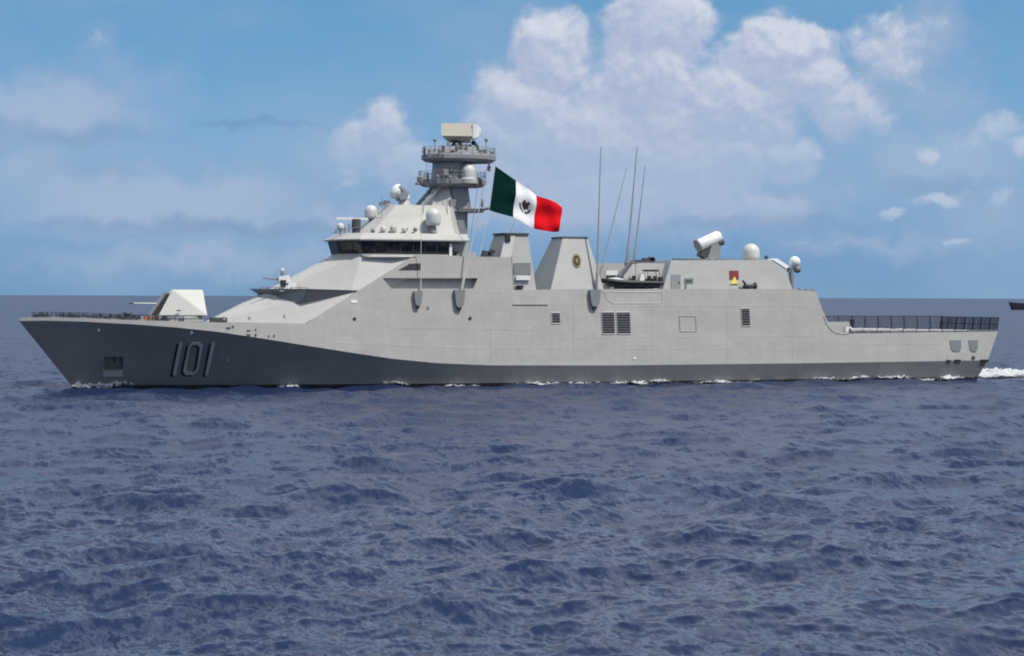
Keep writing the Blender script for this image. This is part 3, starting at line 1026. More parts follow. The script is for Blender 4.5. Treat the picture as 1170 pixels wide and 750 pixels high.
ctr = Vector((-8.75, 0, 26.35))
RA = R(-14)
fr = [(-1.75, -1.15, -.50), (1.45, -1.15, -.50), (1.45, -.75, .85), (-1.75, -.75, .85)]
bk = [(-.9, -.2, -1.15), (1.3, -.2, -1.15), (1.45, .1, .9), (-1.6, .1, .9)]
bb = [(-.8, .7, -.75), (1.2, .7, -.75), (1.2, .8, .7), (-1.1, .8, .7)]
mb = MB().loft([[rot(p, ctr, RA) for p in q] for q in (fr, bk, bb)])
mb.build('antenna', M['beige'], rad, ang=12)
mb = MB()
sec = []
for i in range(7):
    a_ = i / 6 * math.pi / 2
    s_ = math.cos(a_)
    sec.append([rot((1.5 + .95 * math.sin(a_), -.2 + y * max(s_, .15), z * max(s_, .15)), ctr, RA) for y, z in ((-.78, -.72), (.5, -.78), (.8, 0), (.45, .82), (-.8, .8))])
mb.loft(sec)
mb.build('antenna_end_fairing', M['white'], rad, ang=40)


def radome(px, py0, py1, y, parent, r=None, stem=0.0, m='radome', cap=True, name='radome'):
    """capsule dome between two picture heights"""
    a_, b_ = at(px, py1, y), at(px, py0, y)
    h_ = b_.z - a_.z
    r = r or h_ / 2
    prof = [(r * .8, 0), (r * .97, h_ * .12)]
    hc = max(h_ - r, h_ * .15)
    prof += [(r, h_ * .2)] if hc > h_ * .22 else []
    prof += [(r * math.cos(t), hc + (h_ - hc) * math.sin(t)) for t in [i * math.pi / 2 / 7 for i in range(8)]]
    o = MB().lathe(a_, prof, n=22).build(name, M[m], parent, ang=50)
    if stem:
        MB().tube([a_ - Vector((0, 0, stem)), a_ + Vector((0, 0, .05))], [r * .55, r * .32], 10).build('pedestal', M['mast'], o)
    return o


radome(535, 187.5, 209, -1.9, ship, 0.74)
q = MB().lathe(at(535, 210, -1.9), [(.95, 0), (.95, .45), (.75, .6)], n=18).build('radome_collar', M['upper'], mast)
radome(495, 238, 258, -3.4, ship, 0.78, 0.75)
radome(424, 234.5, 250, -.6, ship, 0.68, 1.3)
radome(438, 258, 265, -3.4, ship, .3, 0.25)
radome(449.5, 257, 266, -3.4, ship, .36, 0.25, 'upper')
radome(462, 259, 265, -3.4, ship, .26, 0.2)
radome(389, 255, 262, -1.6, ship, .36, .5)
for (px, py) in ((426, 264), (463.5, 262), (474.5, 262.5)):
    MB().ball(at(px, py, -3.3), .24, 12).build('lamp_housing', M['mid'], roof)
# navigation radar bar and its posts above the bridge
p = at(402, 250, -1.2)
mb = MB().box(p, (3.3, .22, .2), (0, 0, R(-3)))
nav = mb.build('navigation_radar', M['white'], ship)
p = at(407, 260, -1.2)
MB().lathe(p + Vector((0, 0, -.9)), [(.45, 0), (.42, .7), (.5, .75), (.45, 1.75)], n=12).build('pedestal', M['dark'], nav)
mb = MB()
for (px, y0, y1) in ((399, 256, 265), (384, 262, 268), (394, 260, 267)):
    mb.tube([at(px, y1, -1.6), at(px, y0, -1.6)], .1, 6)
mb.tube([at(383, 262, -1.6), at(399, 263.5, -1.6)], .04, 5)
mb.tube([at(378, 266, -1.6), at(412, 259, -3.2)], .03, 5)
mb.build('roof_rail', M['mast'], roof)
MB().tube([at(436, 262, -2), at(436.5, 225, -2)], .035, 6).build('whip_antenna', M['mast'], ship)
for (px, py, s_) in ((437.5, 233, .35), (442, 231, .3)):
    MB().box(at(px, py, -1.2), (s_ * 2, .4, s_)).build('sensor_box', M['mid'], shouse)
# tracking director forward: cross-shaped head on a pedestal
p = at(462, 229, -.8)
fd = MB().lathe(p + Vector((0, 0, -.7)), [(.75, 0), (.6, .5), (.45, .7), (.45, 1.0)], n=14).build('fire_control_director', M['upper'], ship)
a_, b_ = at(448, 216, -.8), at(466, 228, -.8)
d = (a_ - b_).normalized()
MB().lathe(b_, [(.35, 0), (.5, .2), (.55, 1.0), (.8, 1.35), (.85, 1.6), (.62, 1.9), (.2, 2.0)], axis=d, n=18).build('dish_housing', M['white'], fd, ang=40)
MB().tube([at(455, 214, -1.3), at(466, 223, -1.3)], .3, 10).build('camera_tube', M['mid'], fd)
MB().box(at(458, 224, -.8), (.9, 1.7, .7), (0, R(-35), 0)).build('yoke', M['mast'], fd)

# ---------------- funnels
def funnel(name, half, top, cap):
    """half: base corner list at z, port/starboard y"""
    mb = MB()
    mb.loft([half, top])
    return mb.build(name, M['upper'], ship, ang=12)


def quad(x0, x1, yp, ys, z):
    return [Vector((x0, yp, z)), Vector((x1, yp, z)), Vector((x1, ys, z)), Vector((x0, ys, z))]


# forward funnel: its side is flush with the shell
fA = [side(573.5, 296), side(583.5, 296)]
t1 = at(577.5, 268, -4.7)
f1 = MB().loft([quad(-5.9, -4.72, -5.42, -1.0, 13.1), quad(t1.x, t1.x + 1.1, -4.72, -1.2, t1.z)]).build('forward_funnel', M['upper'], ship, ang=12)
b1 = at(607, 330, -4.9); b2 = at(602.5, 268, -4.5)
MB().loft([quad(-5.6, b1.x + .35, -5.5, -.6, 9.7), quad(t1.x + .3, b2.x, -4.68, -1.5, b2.z - .04)]).build('funnel_trunk', M['upper'], f1, ang=12)
MB().loft([quad(t1.x - .25, b2.x + .1, -4.85, -1.3, t1.z + .0), quad(t1.x - .2, b2.x + .05, -4.8, -1.35, t1.z + .16)]).build('funnel_cap', M['soot'], f1)
q = [at(587, 300.5, -5.1), at(606, 300.5, -5.1), at(606, 313, -5.26), at(587, 313, -5.26)]
MB().loft([[v + Vector((0, .1, 0)) for v in q], [v + Vector((0, -.1, 0)) for v in q]]).build('louvre', M['mid'], f1)
p = at(597, 318, -5.45)
MB().box(p, (1.5, .4, .42)).build('locker', M['white'], f1)
p = at(594, 329, -5.75)
MB().loft([octa(p.x, p.y, p.z - .5, .15), octa(p.x, p.y, p.z + .25, .42)]).build('exhaust_vent', M['dark'], f1)
# ladder up the funnel face
mb = MB()
l0, l1 = at(585.5, 332, -5.68), at(580, 272, -4.85)
for dx in (-.22, .22):
    mb.tube([l0 + Vector((dx, 0, 0)), l1 + Vector((dx, 0, 0))], .045, 6)
for k in range(20):
    c_ = l0.lerp(l1, (k + .5) / 20)
    mb.tube([c_ + Vector((-.22, 0, 0)), c_ + Vector((.22, 0, 0))], .05, 5)
mb.build('ladder', M['mid'], f1)
MB().box(at(580, 271.5, -4.95), (.5, .4, .75)).build('lamp_housing', M['soot'], f1)
for (px, py, s_) in ((555, 291, .5), (560, 290, .35), (563, 287.5, .25)):
    MB().box(at(px, py, -5.0), (s_ * 1.6, .5, s_ * 1.3), (0, .3, 0)).build('deck_fitting', M['dark'], f1)
# after funnel
c0, c1 = side(628.5, 333), at(643, 272, -4.65)
d0, d1 = side(691, 333), at(671.5, 272, -4.65)
f2 = MB().loft([quad(c0.x, d0.x, c0.y, 1.3, 9.6), quad(c1.x, d1.x, -4.65, -1.5, c1.z)]).build('after_funnel', M['upper'], ship, ang=12)
MB().loft([quad(c1.x - .12, d1.x + .05, -4.72, -1.4, c1.z), quad(c1.x - .05, d1.x, -4.65, -1.45, c1.z + .14)]).build('funnel_cap', M['soot'], f2)
# crest on the funnel: gold oval ring with a dark field and a small gold charge
ce = at(658, 298, -5.05)
ce.y = -5.15
for nm, rr, m, o in (('crest_rim', (.48, .72), 'gold', .06), ('crest_field', (.34, .54), 'brown', .09), ('crest_charge', (.15, .28), 'gold', .12)):
    pts = [Vector((ce.x + rr[0] * math.cos(k * math.pi / 9), ce.y, ce.z + rr[1] * math.sin(k * math.pi / 9))) for k in range(18)]
    sl_ = (-4.65 - c0.y) / (c1.z - c0.z)
    for q_ in pts:
        q_.y = c0.y + sl_ * (q_.z - c0.z)
    MB().loft([[v + Vector((0, .1, 0)) for v in pts], [v + Vector((0, -o, 0)) for v in pts]]).build(nm, M[m], f2)

# ---------------- boat bay house, hangar
mb = MB()
mb.plan([(9.9, [(5.0, -1.0), (8.2, -3.6), (14.0, -3.7)]), (12.75, [(6.0, -.9), (8.9, -3.2), (14.5, -3.3)])])
bay = mb.build('boat_bay_house', M['upper'], ship, ang=12)
p = at(698, 312, -3.4)
MB().box(p, (1.3, .5, .5)).build('locker', M['white'], bay)
MB().box(p + Vector((0, -.1, -.42)), (1.0, .4, .35)).build('locker_base', M['dark'], bay)
for (px, py, w, h_) in ((729, 298.5, 1.1, .25), (741, 297.5, 1.3, .45), (744, 296, .5, .4)):
    MB().box(at(px, py, -2.6), (w, .6, h_)).build('roof_fitting', M['dark'], bay)
mb = MB()
a0 = at(757, 331, -5.0); a1 = at(767, 297.5, -4.6); e1 = at(883, 297, -4.6); e2 = at(897, 306, -4.7); e0 = at(905.5, 331, -5.0)
secs = []
for xz, yy in (((a0.x, 9.95), 5.05), ((a1.x, a1.z), 4.6), ((e1.x, e1.z), 4.6), ((e2.x, e2.z), 4.7), ((e0.x, 9.95), 5.05)):
    pass
prof = [(a0.x, 9.95, 5.05), (a1.x, a1.z, 4.6), (e1.x, e1.z, 4.6), (e2.x, e2.z, 4.7), (e0.x, 9.95, 5.05)]
mb.loft([[Vector((x, -y, z)) for x, z, y in prof], [Vector((x, y, z)) for x, z, y in prof]])
hangar = mb.build('hangar', M['upper'], ship, ang=12)


def on_hangar(px, py, o=0.0):
    y = -4.8
    for _ in range(8):
        p_ = at(px, py, y)
        y = -(5.05 - (p_.z - 9.95) * .45 / 3.25)
    return Vector((p_.x, y - o, p_.z))


def hplate(name, q, m, o=0.05):
    ps = [on_hangar(*v) for v in q]
    return MB().loft([[v + Vector((0, .1, 0)) for v in ps], [v + Vector((0, -o, 0)) for v in ps]]).build(name, m, hangar)


hplate('door', rect(766.5, 314, 777.5, 332), M['mast'])
hplate('door_handle', rect(775, 322, 776.5, 324), M['dark'], .1)
hplate('vent_grille', rect(782, 318, 792, 324.5), M['mid'], .08)
hplate('vent_grille', rect(783.5, 320, 790, 323), M['dark'], .1)
hplate('marker_board', [(833.5, 309.5), (843.5, 309.5), (843.8, 319), (833.5, 319)], M['maroon'], .08)
hplate('marker_triangle', [(838.8, 316), (843.3, 324.5), (834.0, 324.5)], M['yellow'], .11)
hplate('locker', rect(783, 325, 793, 332), M['upper'], .3)
# hangar-side winch, hose reel
p = on_hangar(856, 327, .35)
mb = MB().lathe(p + Vector((-.7, 0, 0)), [(.35, 0), (.35, .1), (.2, .15), (.2, 1.1), (.4, 1.15), (.4, 1.3)], axis=(1, 0, 0), n=14)
mb.box(p + Vector((0, 0, -.45)), (.5, .4, .7))
mb.tube([p + Vector((-.5, 0, .1)), p + Vector((-1.0, -.1, .55))], .12)
mb.build('winch', M['dark'], hangar)
mb = MB().tube([(a1.x + .2, -4.5, a1.z + .1), (e1.x - 4, -4.5, a1.z + .1)], .1, 6)
for k in range(12):
    mb.tube([(a1.x + .3 + k * .72, -4.5, a1.z - .05), (a1.x + .3 + k * .72, -4.5, a1.z + .25)], .05, 5)
mb.build('roof_net_rail', M['dark'], hangar)
ps = [on_hangar(*v) for v in ((882, 296.8), (888, 295.6), (901.5, 304.5), (898, 307))]
MB().loft([[v + Vector((0, 1.2, 0)) for v in ps], [v + Vector((0, -.08, 0)) for v in ps]]).build('roof_cowl', M['white'], hangar)
# after director
p = at(810, 297, -2.2)
ad = MB().lathe(p + Vector((0, 0, -.2)), [(1.0, 0), (.95, .3), (.85, .4)], n=16).build('after_director', M['mid'], ship)
MB().loft([quad(p.x - .5, p.x + .95, -2.95, -1.6, p.z + .1), quad(p.x + .15, p.x + 1.15, -2.9, -1.6, p.z + 2.0)]).build('yoke', M['mast'], ad)
MB().box(p + Vector((-.6, 0, .8)), (.9, 1.1, 1.2), (0, R(25), 0)).build('drive_box', M['dark'], ad)
a_, b_ = at(796.5, 281.5, -2.4), at(823, 269.5, -2.4)
dd = (b_ - a_).normalized()
MB().lathe(a_ + dd * .12, [(.62, 0), (.66, .1), (.66, 2.6), (.5, 2.85), (.2, 2.9)], axis=dd, n=22).build('antenna_drum', M['white'], ad, ang=35)
MB().lathe(a_ - dd * .04, [(.5, 0), (.72, .02), (.74, .2), (.6, .24)], axis=dd, n=22).build('antenna_face', M['mid'], ad, ang=35)
MB().lathe(at(822.5, 277.5, -2.6), [(.3, -.3), (.4, -.2), (.4, .3), (.25, .45)], axis=dd, n=14).build('camera_head', M['dark'], ad)
radome(858, 278.5, 297, -2.2, ship, 0.95)
MB().ball(at(875.5, 294, -2.6), .22, 12).build('lamp_housing', M['dark'], hangar)
# pole with small dome abaft the hangar
p0_, p1_ = at(905.5, 333, -4.2), at(903.5, 306, -4.2)
pole = MB().tube([p0_, p1_], [.22, .3], 10).build('aerial_post', M['mast'], ship)
MB().box(at(906, 309, -4.2), (1.2, .5, .3)).build('bracket', M['mid'], pole)
MB().ball(at(908, 299.5, -4.2), .62, 18).build('radome', M['white'], pole, ang=50)
MB().ball(at(911, 308, -4.4), .42, 12).build('sensor_pod', M['mid'], pole)
for (px, py, s_) in ((914, 331.5, .3), (922, 332, .25), (929, 332.5, .25)):
    MB().ball(at(px, py, -5.2), s_, 10).build('deck_fitting', M['mid'], hangar)

# ---------------- whip antennas with their mounting boxes on the shell
def whip_base(px, py0, py1, w):
    q = [(px - w, py0), (px + w, py0), (px + w * .72, py1 - 4), (px + w * .45, py1), (px - w * .4, py1), (px - w * .7, py1 - 4)]
    ps = [side(*v) for v in q]
    o = MB().loft([[v - snorm(v) * .05 for v in ps], [v + snorm(v) * .45 for v in ps]]).build('antenna_mount', M['mid'], ship)
    ps = [side(*v) for v in [(px - w * .4, py1 - 3.5), (px + w * .45, py1 - 3.5), (px + w * .3, py1 + 3), (px - w * .25, py1 + 3)]]
    MB().loft([[v - snorm(v) * .05 for v in ps], [v + snorm(v) * .3 for v in ps]]).build('mount_foot', M['dark'], o)


whip_base(476.5, 333.5, 350, 5)
whip_base(524, 332, 352, 6.2)
whip_base(678.5, 332, 351, 6.5)


def whip(a_, b_, r0_, r1_, m='mast'):
    MB().tube([a_, a_.lerp(b_, .12), a_.lerp(b_, .13), b_], [r0_ * 1.7, r0_ * 1.6, r0_, r1_], 8).build('whip_antenna', M[m], ship)


s0 = side(526, 334, .2)
whip(s0, at(555, 205, s0.y - .6), .085, .035, 'rope')
s0 = side(480, 334, .2)
whip(s0, at(481.5, 232, s0.y + .3), .04, .018, 'rope')
s0 = side(681, 333, .15)
whip(s0, at(686.5, 168, s0.y + .2), .10, .04)
s0 = at(684.5, 318, -5.0)
whip(s0, at(716, 192, -4.2), .085, .028)
whip(at(716.5, 300, -3.2), at(728, 168, -3.2), .12, .045)
whip(at(724.5, 298, -2.4), at(737, 190, -2.4), .095, .035)
for (px, py, y) in ((716.5, 300, -3.2), (724.5, 298, -2.4)):
    MB().lathe(at(px, py, y) + Vector((0, 0, -.3)), [(.3, 0), (.28, .3), (.14, .5)], n=10).build('antenna_foot', M['mid'], bay)

# ---------------- main gun
bx, fx = at(233.5, 361, -.8).x, at(172, 361, -.4).x
zt_, zb_ = 9.72, 7.15
P = {'bf': (-40.1, -.75, zb_), 'br': (-35.45, -1.75, zb_), 'tf': (-38.75, -.85, zt_), 'tr': (-35.75, -.95, zt_), 'mf': (-38.3, -1.05, zt_ - .35)}


def gp(k, s_=1):
    p_ = P[k]
    return Vector((p_[0], p_[1] * s_, p_[2]))


mb = MB()
vs = [gp('bf'), gp('br'), gp('tf'), gp('tr'), gp('bf', -1), gp('br', -1), gp('tf', -1), gp('tr', -1)]
mb.add(vs, [(0, 1, 2), (1, 3, 2), (4, 6, 5), (5, 6, 7), (0, 2, 6, 4), (2, 3, 7, 6), (1, 5, 7, 3), (0, 4, 5, 1)])
gun = mb.build('main_gun', M['cream'], ship, ang=5)
bmm = bmesh.new(); bmm.from_mesh(gun.data)
bmesh.ops.bevel(bmm, geom=list(bmm.edges), offset=.06, segments=2, affect='EDGES', clamp_overlap=True)
smooth(bmm, 12); bmm.to_mesh(gun.data); bmm.free()
MB().lathe((-37.6, 0, 6.4), [(2.0, 0), (2.0, .5), (1.85, .72)], n=26).build('gun_ring', M['mid'], gun)
MB().loft([quad(-41.0, -40.15, -.35, .35, 7.2), quad(-39.5, -38.85, -.32, .32, 9.45)]).build('barrel_slot_cover', M['mast'], gun)
MB().loft([quad(-40.75, -40.3, -.62, .62, 7.2), quad(-39.3, -38.95, -.6, .6, 9.3)]).build('slot_seal', M['soot'], gun)
ba, bb_ = Vector((-39.6, 0, 8.32)), at(150.5, 346.5, 0)
MB().tube([ba, ba.lerp(bb_, .4), bb_], [.10, .06, .042], 10).build('barrel', M['cream'], gun)
MB().tube([bb_ + Vector((.15, 0, 0)), bb_ - Vector((.2, 0, 0))], .10, 10).build('muzzle', M['dark'], gun)
p = at(204, 355, -1.35)
MB().box(p + Vector((0, -.1, 0)), (.35, .3, .12)).build('handle', M['dark'], gun)

# ---------------- forecastle fittings
for s_ in (-1, 1):
    mb = MB()
    pts = []
    for x in np.arange(-52.2, -38.4, .8):
        z = ztop(x)
        y = max(hull_y(x, z) - .12, .05) * s_
        p_ = Vector((x, y, z))
        pts.append(p_)
        mb.tube([p_ - Vector((0, 0, .05)), p_ + Vector((0, 0, .5))], .035, 5)
    for hz in (.25, .48):
        mb.tube([q_ + Vector((0, 0, hz)) for q_ in pts], .02, 5)
    # rolled netting lashed in clumps along the rail
    for i in range(len(pts) - 1):
        for k in range(9):
            f = (k + random.random() * .6) / 9
            q_ = pts[i].lerp(pts[i + 1], f)
            if math.sin(i * 1.9 + f * 2) > -.45:
                hh = .22 + .25 * random.random()
                mb.box(q_ + Vector((0, 0, hh / 2)), (.06, .05, hh))
    mb.build('guard_rail', M['net'], ship)
for (x, y, s_) in ((-45.2, -3.4, 1), (-44.4, -3.5, 1), (-41.8, -4.4, 1), (-41.0, -4.5, 1), (-45.2, 3.4, 1), (-41.8, 4.4, 1), (-48.5, -1.7, .8), (-48.0, 1.7, .8)):
    MB().lathe((x, y, ztop(x) - .02), [(.22, 0), (.16, .1), (.16, .38 * s_), (.24, .42 * s_), (.22, .5 * s_)], n=12).build('bollard', M['dark'], ship)
mb = MB().lathe((-43.6, -3.4, ztop(-43.6)), [(.55, 0), (.5, .15), (.32, .25), (.32, .55), (.5, .62), (.45, .72)], n=16)
mb.build('capstan', M['dark'], ship)
for k in range(5):
    MB().box((-42.4 + k * .42, -4.55, 6.95), (.3, .2, .35)).build('fire_hose_box', M['orange'] if k % 2 else M['canvas'], ship)
mb = MB()
mb.box((-38.2, -5.4, 6.72), (3.2, .12, .16))
mb.build('breakwater', M['upper'], ship)
MB().box((-34.9, -4.4, 6.75), (1.6, .8, .5)).build('deck_locker', M['dark'], ship)

# ---------------- flight deck nets
def net_panel(p, dx, h_, tilt):
    mb = MB()
    a_, b_ = Vector(p), Vector(p) + dx
    upn = Vector((0, 0, h_)) + tilt
    n1 = max(int(dx.length / .11), 2)
    n2 = int(h_ / .13)
    for q0, q1, r in ((a_, a_ + upn, .05), (b_, b_ + upn, .05), (a_, b_, .045), (a_ + upn, b_ + upn, .045), (a_ + upn * .5, b_ + upn * .5, .03)):
        mb.tube([q0, q1], r, 5)
    for k in range(1, n1):
        c_ = a_.lerp(b_, k / n1)
        mb.tube([c_, c_ + upn], random.choice((.02, .026, .03)), 3)
    for k in range(1, n2):
        mb.tube([a_ + upn * (k / n2), b_ + upn * (k / n2)], .024, 3)
    return mb.build('net_panel', M['net'], ship)


xs = np.linspace(31.5, 53.8, 14)
for i in range(13):
    z = 5.42
    net_panel((xs[i] + .05, hull_y(xs[i], 5.4) - .1, z), Vector((xs[i + 1] - xs[i] - .1, hull_y(xs[i + 1], 5.4) - hull_y(xs[i], 5.4), 0)), 1.62, Vector((0, .22, 0)))
ys_ = np.linspace(-5.85, 6.15, 8)
for i in range(7):
    net_panel((53.55, ys_[i] + .05, 5.45), Vector((0, ys_[i + 1] - ys_[i] - .1, 0)), 1.52, Vector((.2, 0, 0)))
# port nets folded down along the deck edge under pale canvas
xs = np.linspace(34.4, 49.6, 10)
for i in range(9):
    pts, rs = [], []
    hgt = .30 * (1 - i / 11)
    for k in range(8):
        x = xs[i] + (xs[i + 1] - xs[i]) * (k + .1) / 7.4
        pts.append(Vector((x, -hull_y(x, 5.4) + .12, ztop(x) + hgt * .8 + random.uniform(-.03, .03))))
        rs.append(hgt * random.uniform(.75, 1.1))
    mb = MB().tube(pts, rs, 9)
    mb.build('folded_net', M['canvas'], ship)
    x = xs[i]
    MB().tube([(x, -hull_y(x, 5.4) - .02, ztop(x) - .05), (x, -hull_y(x, 5.4) - .02, ztop(x) + .3)], .05, 5).build('net_hinge', M['dark'], ship)
MB().tube([(x, -hull_y(x, 5.3) - .0, ztop(x) + .04) for x in np.linspace(34, 53.3, 20)], .05, 6).build('deck_edge_rail', M['mid'], hull)
q = at(956, 371, -4.0)
MB().box((q.x, -4.3, 5.95), (2.6, .5, 1.1)).build('deck_locker', M['upper'], ship)
q = at(967.5, 375, -5.0)
MB().box((q.x, -5.2, 5.65), (.75, .5, .65)).build('deck_locker', M['white'], ship)
MB().tube([(v[0], v[1], v[2]) for v in [tuple(side(*w)) for w in ((941, 362), (944, 370), (948, 376), (954, 380.5), (962, 382), (970, 382))]], .06, 6).build('rounded_edge_moulding', M['mast'], hull)

# ---------------- davit over the boat
d0_, d1_, d2_ = at(705, 322, -4.0), at(708, 316, -4.2), at(722, 299, -4.6)
mb = MB().tube([Vector((d0_.x, -3.9, 9.9)), d1_, d2_], [.34, .3, .2], 8)
mb.tube([d2_, d2_ + Vector((.3, -.3, -.2))], .12)
dv = mb.build('davit_crane', M['mid'], ship)
MB().tube([d2_ + Vector((.3, -.3, -.2)), d2_ + Vector((.3, -.4, -1.6))], .03, 5).build('davit_hook', M['dark'], dv)
MB().box(d1_ + Vector((-.2, 0, -.5)), (1.0, .7, 1.0)).build('davit_drive', M['dark'], dv)

# ------------------------------------------------------------------ the boat in the bay
bo = at(721, 332, -5.0)
boat = thing('rigid_inflatable_boat', (bo.x, -4.95, 9.98), 'black rigid inflatable boat with white foredeck stowed in the bay beside the after funnel', 'boat')
x0, x1 = at(687, 325, -5).x, at(754, 325, -5).x
L = x1 - x0
mb = MB()
for s_ in (-1, 1):
    pts = [Vector((x1, -4.95 + s_ * .85, 10.62)), Vector((x0 + L * .45, -4.95 + s_ * .9, 10.66)), Vector((x0 + L * .22, -4.95 + s_ * .78, 10.74)),
           Vector((x0 + L * .08, -4.95 + s_ * .42, 10.84)), Vector((x0 + .1, -4.95, 10.9))]
    mb.tube(pts, [.2, .27, .27, .26, .22], 12)
mb.build('tube_collar', M['black'], boat, ang=40)
mb = MB()
secs = []
for f, w, k_, t_ in ((0, .05, .65, .8), (.1, .4, .3, .75), (.3, .75, .12, .68), (.6, .85, .08, .62), (1, .8, .1, .6)):
    x = x0 + .15 + (L - .3) * f
    secs.append([Vector((x, -4.95 - w, 9.98 + t_)), Vector((x, -4.95 - w * .6, 9.98 + k_ + .15)), Vector((x, -4.95, 9.98 + k_)), Vector((x, -4.95 + w * .6, 9.98 + k_ + .15)), Vector((x, -4.95 + w, 9.98 + t_))])
mb.loft(secs)
mb.build('keel', M['mid'], boat, ang=20)
mb = MB()
secs = []
for f, w, t_ in ((.05, .2, .95), (.12, .45, 1.12), (.25, .6, 1.22), (.36, .6, 1.05)):
    x = x0 + L * f
    secs.append([Vector((x, -4.95 - w, 10.55)), Vector((x, -4.95 - w * .7, 9.98 + t_)), Vector((x, -4.95 + w * .7, 9.98 + t_)), Vector((x, -4.95 + w, 10.55))])
mb.loft(secs)
mb.build('foredeck_cover', M['white'], boat, ang=40)
MB().loft([quad(x0 + L * .62, x0 + L * .72, -5.35, -4.55, 10.6), quad(x0 + L * .66, x0 + L * .71, -5.3, -4.6, 11.55)]).build('console', M['white'], boat)
for f in (.52, .78, .88):
    mb = MB().box((x0 + L * f, -4.95, 10.85), (.5, .8, .5))
    mb.box((x0 + L * f + .25, -4.95, 11.15), (.14, .75, .5))
    mb.build('seat', M['black'], boat)
mb = MB()
for y in (-5.4, -4.5):
    mb.tube([(x0 + L * .78, y, 10.6), (x0 + L * .76, y, 11.9), (x0 + L * .96, y, 11.9), (x0 + L * .99, y, 10.6)], .04, 6)
mb.tube([(x0 + L * .76, -5.4, 11.9), (x0 + L * .76, -4.5, 11.9)], .04, 6)
mb.tube([(x0 + L * .99, -5.4, 11.2), (x0 + L * .78, -5.4, 11.2)], .03, 6)
mb.build('roll_frame', M['dark'], boat)
MB().box((x0 + L * .84, -4.95, 11.98), (1.5, 1.0, .14)).build('frame_canopy', M['black'], boat)
MB().box((x0 + L + .05, -4.95, 10.9), (.4, .45, .8)).build('outboard_motor', M['black'], boat)
MB().lathe((x0 + L * .48, -5.1, 10.7), [(.18, 0), (.2, .3), (.15, .5), (.12, .6)], n=10).build('deck_post', M['mid'], boat)
for f in (.3, .75):
    MB().box((x0 + L * f, -4.95, 10.05), (.25, 1.3, .18)).build('boat_chock', M['mid'], ship)

# ------------------------------------------------------------------ flag
FY = -3.2
TOP = [(566, 190), (578, 198), (590, 206.5), (601, 215), (613, 223.5), (628, 228), (636, 231.5), (642, 237)]
BOT = [(559, 240.5), (572, 244.5), (585.5, 248.5), (598, 255), (611, 261.5), (625, 264.5), (632, 265.5), (637.5, 265)]
hook = at(563, 181, FY)
flag = thing('flag', tuple(at(559, 241, FY)), 'green white and red national flag with central emblem streaming behind the mast', 'flag')


def fpt(u, v, o=0.0):
    us = np.array([0, .167, .333, .5, .667, .83, .92, 1.0])
    tx, ty = np.interp(u, us, [p_[0] for p_ in TOP]), np.interp(u, us, [p_[1] for p_ in TOP])
    bx_, by_ = np.interp(u, us, [p_[0] for p_ in BOT]), np.interp(u, us, [p_[1] for p_ in BOT])
    px, py = tx + (bx_ - tx) * v, ty + (by_ - ty) * v
    p_ = at(px + .8 * math.sin(v * 6) * u, py, FY)
    wv = .34 * math.sin(u * 9.5 + v * 1.6) * (u ** .5) + .10 * math.sin(u * 21 - v * 5) * u + .10 * math.sin(v * 9 + u * 4) * min(1, u * 3)
    return p_ + Vector((0, wv + o, 0))


nu, nv = 72, 40
mb = MB()
vs = [fpt(i / nu, j / nv) for i in range(nu + 1) for j in range(nv + 1)]
for band in range(3):
    fs = []
    for i in range(band * 24, band * 24 + 24):
        for j in range(nv):
            a_ = i * (nv + 1) + j
            fs.append((a_, a_ + nv + 1, a_ + nv + 2, a_ + 1))
    mb.add(vs if band == 0 else [], [tuple(k - (0 if band == 0 else len(mb.v)) for k in f) for f in fs], band)
cloth = mb.build('cloth', [M['green'], M['fwhite'], M['red']], flag, ang=80)
md = cloth.modifiers.new('thickness', 'SOLIDIFY'); md.thickness = 0.015


def patch(name, poly, m, o):
    mb = MB()
    for sgn in (-1, 1):
        n_ = len(poly)
        c_ = (sum(p_[0] for p_ in poly) / n_, sum(p_[1] for p_ in poly) / n_)
        pts = [fpt(.5 + (a_ * 1.08) / 8.0, .52 + b_ * 1.15 / 4.4, sgn * o) for a_, b_ in poly + [c_]]
        mb.add(pts, [(k, (k + 1) % n_, n_) for k in range(n_)])
    return mb.build(name, m, cloth)


# national emblem: eagle with raised wing above a half wreath
patch('emblem_eagle', [(-.15, .35), (-.35, .1), (-.42, -.2), (-.25, -.52), (-.05, -.62), (-.08, -.35), (.1, -.45), (.3, -.32), (.42, -.05), (.36, .18), (.18, .15), (.1, .4)], M['brown'], .035)
patch('emblem_head', [(.12, -.5), (.28, -.62), (.45, -.55), (.5, -.4), (.3, -.3)], M['brown'], .04)
for s_ in (-1, 1):
    for k in range(6):
        t0_, t1_ = math.pi / 2 * (k / 6) + .1, math.pi / 2 * ((k + .85) / 6) + .1
        patch('emblem_wreath', [(s_ * .72 * math.sin(t0_), .05 + .7 * math.cos(t0_)), (s_ * .72 * math.sin(t1_), .05 + .7 * math.cos(t1_)),
                                (s_ * .5 * math.sin(t1_), .05 + .5 * math.cos(t1_)), (s_ * .5 * math.sin(t0_), .05 + .5 * math.cos(t0_))], M['olive'], .035)
h1, h2 = at(566, 190, FY), at(559, 240.5, FY)
MB().tube([hook, h1, h2, at(548, 292, -4.8)], .022, 5).build('halyard', M['rope'], flag)
MB().tube([at(588.5, 250, FY), at(583, 269, -4.6)], .02, 5).build('tether', M['dark'], flag)


